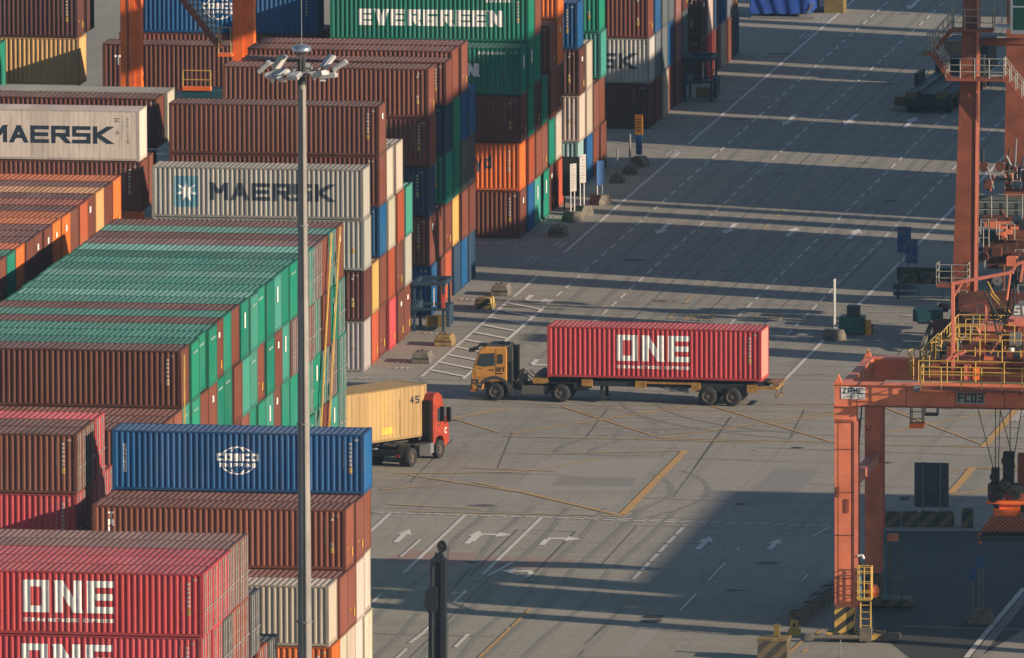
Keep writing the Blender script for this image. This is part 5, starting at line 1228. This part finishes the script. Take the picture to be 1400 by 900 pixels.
# lower machinery, railing panel and bogies
a = ql(1338,296,5); b = ql(1420,264,5); MB().box(a[0],5,a[2]+.0,b[0],5.06,b[2]-.25).build('cabinet_row', plain('grey green cabinet', (.09,.115,.11), .6), qc)
railing([(a[0]-.1,4.6,a[2]),(b[0],4.6,a[2])], 1.35, 'railing', M['grail'], qc, .028, .9, 3)
for (u0,v0,u1,v1,dy,m_,nm_,dp) in ((1343,296,1420,303,4.6,'rustshade','platform_beam',1.2),(1330,300,1340,308,4.8,'rustshade','bracket',.8),(1346,304,1420,313,4.5,'orangered','platform_beam',.8),(1340,316,1362,332,6,'teal','winch_housing',1.5),(1345,330,1420,345,7,'rustshade','sill_beam',1.4),(1374,232,1400,262,14,'rustshade','winch_housing',1.2),(1350,345,1400,372,5.5,'rustshade','bogie',1.2),(1376,352,1390,364,4,'orangered','motor_housing',.6),
                                   (1330,372,1420,400,3,'bluesteel','rail_beam',1.2),(1300,430,1360,470,-3,'rustshade','bogie',1.4),(1310,403,1420,432,-1.0,'rustshade','sill_beam',1.3),(1275,440,1300,462,-2.5,'rustshade','bogie',1.2),(1248,424,1286,440,-.5,'teal','cable_reel',1.2),(1360,425,1420,470,-3.4,'rustshade','bogie',1.5),(1268,462,1310,474,-3,'darksteel','rail_clamp',1.0)):
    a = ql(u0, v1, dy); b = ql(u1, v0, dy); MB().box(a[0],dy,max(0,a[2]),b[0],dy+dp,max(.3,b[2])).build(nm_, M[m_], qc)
for k in range(5):
    a = ql(1316,420+k*13,-3.1); b = ql(1350,412+k*13,-3.1); MB().beam((a[0],-3.1,a[2]),(b[0],-3.1,b[2]),.06,.16).build('step_tread', M['orangered'], qc)
a = ql(1337,320,3.5); 
for (u,v,r) in ((1366,330,.35),(1345,352,.3),(1384,335,.3),(1395,380,.35),(1366,398,.4)):
    x, _, z = ql(u, v, 4); MB().lathe([(.05,-.15),(r,-.15),(r,.15),(.05,.15)], (x,4,z), 'y', 16).build('motor', M['rustshade'], qc)
railing([ql(1337,338,2),ql(1352,338,2)], 1.1, 'railing', M['grail'], qc, .028, .4, 2); railing([ql(1350,455,-3.5),ql(1336,455,-3.5)], 1.6, 'railing', M['grail'], qc, .028, .6, 3)
rr = random.Random(11); cm_ = ['rustshade','darksteel','orangered','bluesteel','rustshade','black','grey']
for k in range(95):
    zone = rr.choice(((1338,1400,300,375),(1338,1400,330,400),(1275,1400,402,440),(1300,1400,380,470),(1340,1400,225,262)))
    u = rr.uniform(zone[0], zone[1]); v = rr.uniform(zone[2], zone[3]); dy = rr.uniform(2.5, 6) if v < 400 else rr.uniform(-2.5, 3)
    p = ql(u, v, dy); kind = rr.random(); mt = M[rr.choice(cm_)]; z = max(.15, p[2])
    if kind < .45:
        ln = rr.uniform(.5, 1.8); hor = rr.random() < .5; q = (p[0]+(ln if hor else rr.uniform(-.4,.4)), dy+rr.uniform(-.2,.4), z+(rr.uniform(-.2,.2) if hor else ln))
        MB().tube((p[0],dy,z), q, rr.uniform(.03,.09), 6).build('pipe', mt, qc)
    elif kind < .8:
        w, h_ = rr.uniform(.15,.6), rr.uniform(.15,.55); MB().box(p[0]-w/2,dy,z-h_/2,p[0]+w/2,dy+rr.uniform(.2,.7),z+h_/2).build('equipment_box', mt, qc)
    elif kind < .92:
        MB().lathe([(.05,-.12),(.28,-.12),(.28,.12),(.05,.12)], (p[0],dy,z), 'y', 14).build('drum', mt, qc)
    else:
        railing([(p[0],dy,z),(p[0]+.9,dy,z)], .9, 'railing', M['grail'], qc, .025, .45, 2)
a = ql(1262,470,-4.5); b = ql(1285,415,3); MB().beam(a, b, .22, .2).build('slanted_rail', M['conc'], qc)
MB().box(*ql(1255,425,2)[:1],2,.8,ql(1282,425,2)[0],4.5,1.15).build('deck_plate', M['grey'], qc)

# roadside clutter by the quay crane: low parapet, signs, equipment
par = thing('guard_rail', 'low dark guard rail along the crane side of the road', 'guard rail', (-119.2, 909.5, 0))
a = gp(1196,407); b = gp(1300,409)
MB().box(0,-.1,.55,7.5,.1,.85).box(0,-.06,.15,7.5,.06,.4).build('rail', M['bluesteel'], par)
for k in range(6): MB().box(.2+1.35*k,-.08,0,.34+1.35*k,.08,.85).build('post', M['bluesteel'], par)
hedge = thing('cable_tray_barrier', 'dark row of concrete barriers with cable trays beyond the guard rail', 'barrier', (-119.6, 915, 0))
mb = MB()
for k in range(6): mb.prism([(1.25*k,0),(1.25*k,.3),(1.25*k+.15,.7+.1*(k%2)),(1.25*k+1.0,.7+.1*(k%2)),(1.25*k+1.2,.3),(1.25*k+1.2,0)], -.4, .4)
mb.build('barrier_row', M['chevdull'], hedge); MB().box(-.2,.6,.2,7.5,.8,1.0).build('tray', M['cabgrey'], hedge)
def numsign(x, y, z0, z1, w, a_, b_, label):
    o = thing('number_sign', label, 'sign', (x, y, 0), 0, 'blue number signs by the road')
    MB().box(-w/2,-.02,z0,w/2,.02,z1).build('board', M['bluesign'], o)
    for px in (-.2, .2): MB().tube((px,.06,0),(px,.06,z1),.035,6).build('post', M['grey'], o)
    hh = (z1-z0)*.27
    text_mesh(a_, w*.24, hh, w*.06, .045, (-w*.42,-.022,z1-hh-.06), (1,0,0), (0,0,1), (0,-1,0), 'sign_lettering', M['grey'], o)
    text_mesh('~', .16, .2, 0, .035, (-.08,-.022,(z0+z1)/2-.1), (1,0,0), (0,0,1), (0,-1,0), 'sign_lettering', M['grey'], o)
    text_mesh(b_, w*.24, hh, w*.06, .045, (-w*.42,-.022,z0+.14), (1,0,0), (0,0,1), (0,-1,0), 'sign_lettering', M['grey'], o)
    return o
numsign(-119.8, 919, 1.45, 2.98, .82, '8U7', 'C4', 'paler blue number sign standing behind the other at the road edge')
numsign(-119.1, 917, 1.08, 2.5, .72, '88H', '884', 'darker blue number sign in front of the paler one at the road edge')
wp = board('marker_board', -120.25, 891.4, .2, .9, 3.55, M['lampgrey'], 'narrow white upright board on a post left of the green generator', 'marker board', rz=1.0, posts=1, postmat=M['grey'])
ge = thing('generator', 'green and dark tarped generator set with a yellow drum beside the road', 'generator', (-119.4, 894, 0))
MB().box(-.85,-.5,.2,.55,.7,1.05).build('housing', M['teal'], ge); MB().box(-.45,-.3,1.05,.25,.5,1.65).build('engine_cover', M['cabgrey'], ge)
MB().prism([(-.9,.1),(-.85,.95),(-.4,1.12),(.5,1.0),(.6,.2)], -.56, -.5).build('green_cover', M['greenm'], ge)
MB().lathe([(0,.0),(.22,.0),(.22,.85),(0,.85)], (.75,-.2,0), 'z', 16).build('drum', M['ysign'], ge); MB().box(.5,.1,.0,1.0,.8,.5).build('crate', M['conc'], ge)
for k in range(4):
    pass
def cb_row(name, pts, label, n, mat, cat='barrier', group=None, s=1.0):
    a, b = Vector((*pts[0], 0)), Vector((*pts[1], 0)); d = (b-a); rz = math.atan2(d.y, d.x)
    for k in range(n):
        p = a.lerp(b, k/max(1, n-1)); o = thing(name, label[k], cat, (p.x, p.y, 0), rz+random.uniform(-.12,.12), group); l = d.length/max(1, n-1)*.475
        MB().prism([(-l,0),(-l,.75*s),(l,.72*s),(l,0)], -.28, .28).build('barrier_body', mat, o)
        MB().box(-l*.8,-.2,.72*s,l*.8,.2,.82*s).build('barrier_cap', M['cabgrey'], o)
names = ['first','second','third','fourth','fifth','sixth']
cb_row('barrier', ((-107.6,820.6),(-104.8,820.9)), [f'{names[k]} dull chevron barrier from the left below the grey sign back' for k in range(4)], 4, M['chevdull'], group='chevron barriers below the grey sign back', s=1.0)
o = thing('barrier', 'single dull chevron barrier right of the row below the grey sign', 'barrier', (-103.6, 820.8, 0)); MB().prism([(-.3,0),(-.3,.95),(.3,.95),(.3,0)], -.3, .3).build('barrier_body', M['chevdull'], o); MB().box(-.2,-.2,.95,.2,.2,1.02).build('barrier_cap', M['cabgrey'], o)
cb_row('barrier', ((-108.0,787.5),(-107.1,801.5)), [f'{names[k]} dark chevron barrier up the kerb left of the FC03 crane leg' for k in range(6)], 6, M['chevdull'], group='dark chevron barriers beside the portal crane leg')
sb_ = thing('road_sign', 'large grey sign seen from behind on two posts above chevron barriers', 'sign', (-105.95, 824, 0))
MB().box(-.92,.0,.55,.92,.04,2.95).build('board', M['backsign'], sb_)
for px in (-.46, .48): MB().box(px-.035,-.06,0,px+.035,0,3.0).build('post', M['grey'], sb_)
rbz = MB()
for z in (.75, 1.3, 1.75, 2.2): rbz.box(-.7,-.03,z,.7,0,z+.05)
rbz.build('stiffener', M['cabgrey'], sb_)
for (u, v0, v1, w, lb) in ((1341,760,852,.4,'taller blue panel sign on two posts in the shade at lower right'), (1330,778,850,.3,'shorter blue panel sign on one post in the shade at lower right')):
    p = gp(u, v1); zt_ = gy(u, v0, p.y).z; o = thing('panel_sign', lb, 'sign', (p.x, p.y, 0), 0)
    MB().box(-w/2,-.03,zt_-.6,w/2,.03,zt_).build('board', M['bluesign'], o)
    for px in ((-.1,.1) if w > .35 else (0,)): MB().tube((px,.06,0),(px,.06,zt_-.1),.035,6).build('post', M['grey'], o)
    MB().prism([(-.6,0),(-.6,.35),(-.4,.7),(.4,.7),(.6,.35),(.6,0)] if w > .35 else [(-.3,0),(-.3,.3),(.3,.3),(.3,0)], -.6, .5).build('concrete_foot', M['conc'], o)
# yellow bollard machine bits at bottom right
p = gp(1086,868); o = thing('bollard_lamp', 'small yellow rail stop with square eye by the chevron barriers', 'rail stop', (p.x, p.y, 0)); MB().box(-.3,-.25,0,.3,.25,.3).build('base', M['yrail'], o); MB().box(-.2,-.12,.3,.2,.12,.75).build('upright', M['yrail'], o); MB().box(-.06,-.13,.42,.06,-.115,.6).build('eye', M['black'], o)
p = gp(1058,902); o = thing('rail_stop', 'large striped yellow buffer box at the bottom edge', 'buffer', (p.x, p.y, 0)); MB().box(-.75,-.6,0,.75,.8,1.05).build('buffer_body', M['chevdull'], o); MB().box(-.78,-.62,1.05,.78,.82,1.12).build('top_plate', M['concy'], o); MB().box(-.05,.3,1.15,.25,.5,1.75).build('bracket', M['olive'], o)
p = gp(1149,900); o = thing('thin_post', 'thin grey post before the portal crane foot at the bottom edge', 'post', (p.x, p.y, 0)); MB().tube((0,0,0),(0,0,.95),.03,6).build('post', M['grey'], o); MB().lathe([(.0,0),(.15,0),(.15,.03),(0,.03)], (0,0,0), 'z', 12).build('base_plate', M['grey'], o)
# crane rail kerb in the lower right
kb = MB(); a = gp(1321,900); b = gp(1400,805); strip(kb, a+Vector((.45,0,0)), b+Vector((.45,0,0)), .5, .012); struct(kb, 'crane_rail_strip', M['patch2'])

# ------------------------------------------------------------------ dark low-bed trailer in the far lane
dt = thing('low_bed_trailer', 'dark long low-bed trailer parked in the shade on the far lane', 'trailer', (-128.4, 996.8, 0), math.radians(-2))
w_ = 1.5
MB().box(-1.5,.2,.9,1.5,19,1.25).box(-1.5,0,.45,1.5,.35,1.05).build('trailer_bed', M['darksteel'], dt)
MB().box(-.75,.5,1.25,-.6,19,1.42).box(.6,.5,1.25,.75,19,1.42).build('deck_rail', M['backsign'], dt)
for x_ in (-1.45, .5): MB().box(x_,-.02,.95,x_+.72,.3,1.4).build('end_post', M['olive'], dt)
for k in range(8):
    for s_ in (-1.15, 1.15): MB().lathe([(.1,-.3),(.42,-.3),(.42,.3),(.1,.3)], (s_,.9+2.3*k if k < 3 else 6+1.4*k,.42), 'x', 18).build('wheel', M['rubber'], dt)
for b_ in ((-1.5,12,1.25,1.5,14,2.2),(-1.4,15,1.25,1.5,18.5,2.9),(-1.8,5.5,1.0,-1.5,8,1.9)): MB().box(*b_).build('load_block', M['darksteel'], dt)
MB().box(-2.4,1.2,.3,-1.7,2.2,.9).build('side_box', M['olive'], dt)

# ------------------------------------------------------------------ unseen blocks and raised bridge across the road (added to throw the long shadows)
M['caster_block'] = plain('pale shadow caster', (.30,.30,.29), .7)
def caster_block(ya, yb, xc, depth, h, label):  # unseen block added only to throw a shadow band over the road
    """shadow interval [ya, yb] is given where it crosses the road at x = -130"""
    k = math.tan(AZ); y0 = ya-k*(xc+130); y1 = yb-k*(xc+depth+130)
    if y1-y0 < .5: y1 = y0+.5
    o = thing('shadow_block', label, 'shadow_caster', (xc, y0, 0)); w = y1-y0
    MB().box(0,0,0,depth,w,h-.3).build('caster_wall', M['caster_block'], o); MB().box(-.05,-.05,h-.3,depth+.05,w+.05,h).build('roof', M['grey'], o)  # roof here is only the cap of the added shadow block
    n = max(1, int(w/6)); 
    for i in range(n): MB().box(-.06,w*(i+.25)/n,0,-.002,w*(i+.75)/n,min(5,h*.4)).build('door', M['bluesteel'], o)
    return o
AZ, EL = math.radians(17.0), math.radians(17.5)
for ya, yb, xc, dp, h_ in ((1049.7,1076,-92,12,22),(1039.1,1041,-92,1.0,22),(1019,1037.2,-92,8,21),(1012.6,1017.3,-92,3,23),(991.7,1011,-92,8,23),(975,990.3,-92,8,22),
                           (948.3,969.3,-92,8,18.3),(941.2,943.4,-92,1.0,19.5),(916.2,938.6,-92,10,18.6),(909.6,913.1,-92,1.5,18.4),(886.3,889.6,-88,1.5,16.5),
                           (803,840.5,-45,16,24.2),(792.6,804,-45,10,23.4),(800.2,803.2,-78,2,20.5),(796.0,799.3,-78,2,20.5),(792.8,795.3,-78,2,20.5),(789.6,790.9,-78,1.0,20.5)):
    caster_block(ya, yb, xc, dp, h_, 'added unseen building across the road beyond the right edge of the frame')['group'] = 'added shadow casters beyond the right edge'
gb = thing('caster_girder', 'added unseen raised bridge on two towers beyond the right edge of the frame', 'shadow_girder', (-60, 871, 0))  # unseen raised box, added to shade the upper tiers of the stacks
MB().box(-1.2,0,34.2,1.2,55,39.6).build('caster_deck', M['caster_block'], gb)
for y in (.3, 53.5): MB().box(-.7,y,0,.7,y+1.3,34.2).build('caster_tower', M['rustred'], gb)

# ------------------------------------------------------------------ haze
hz = MB().box(-400,-5,-1,200,1300,130).build('haze', None); tag(hz, kind='stuff')
hm_ = bpy.data.materials.new('thin haze'); hm_.use_nodes = True; t = hm_.node_tree
for n in list(t.nodes):
    if n.type == 'BSDF_PRINCIPLED': t.nodes.remove(n)
pv = N(t, 'ShaderNodeVolumePrincipled'); pv.inputs['Color'].default_value = (.40,.66,.95,1); pv.inputs['Density'].default_value = .00004; pv.inputs['Anisotropy'].default_value = .0
t.links.new(pv.outputs[0], [n for n in t.nodes if n.type == 'OUTPUT_MATERIAL'][0].inputs['Volume']); hz.data.materials.append(hm_)

# ------------------------------------------------------------------ world, sun, camera
AZ, EL = math.radians(17.0), math.radians(17.5)
wd = bpy.data.worlds.new('World'); S.world = wd; wd.use_nodes = True; t = wd.node_tree
sk_ = N(t, 'ShaderNodeTexSky', sky_type='NISHITA'); sk_.sun_disc = False; sk_.sun_elevation = EL
to_sun = Vector((math.cos(AZ)*math.cos(EL), -math.sin(AZ)*math.cos(EL), math.sin(EL)))
sk_.sun_rotation = math.atan2(to_sun.x, to_sun.y); sk_.air_density = 1.0; sk_.dust_density = .6; sk_.ozone_density = 2.0
bg = t.nodes['Background']; bg.inputs['Strength'].default_value = .065; t.links.new(sk_.outputs[0], bg.inputs['Color'])
sl_ = bpy.data.lights.new('sun', 'SUN'); sl_.energy = 4.6; sl_.angle = math.radians(.5); sl_.color = (1, .80, .60)
so = bpy.data.objects.new('sun', sl_); COL.objects.link(so); so.rotation_euler = to_sun.to_track_quat('Z', 'Y').to_euler(); so.location = (0, 700, 300)
cd = bpy.data.cameras.new('camera'); co = bpy.data.objects.new('camera', cd); COL.objects.link(co)
co.matrix_world = Matrix(((Rv.x, Uv.x, -Fv.x, 0), (Rv.y, Uv.y, -Fv.y, 0), (Rv.z, Uv.z, -Fv.z, CAMZ), (0, 0, 0, 1)))
cd.sensor_fit = 'HORIZONTAL'; cd.sensor_width = 36; cd.lens = FPX/1400*36; cd.clip_start = 1; cd.clip_end = 8000
S.camera = co
S.render.filter_size = 1.8 if hasattr(S.render, 'filter_size') else 1.5
S.cycles.pixel_filter_type = 'BLACKMAN_HARRIS'; S.cycles.filter_width = 1.5
S.render.resolution_x = 1024; S.render.resolution_y = 658
S.view_settings.view_transform = 'Standard'; S.view_settings.look = 'None'; S.view_settings.gamma = 1; S.view_settings.exposure = .72
print('containers', NCONT, 'objects', len(bpy.data.objects))
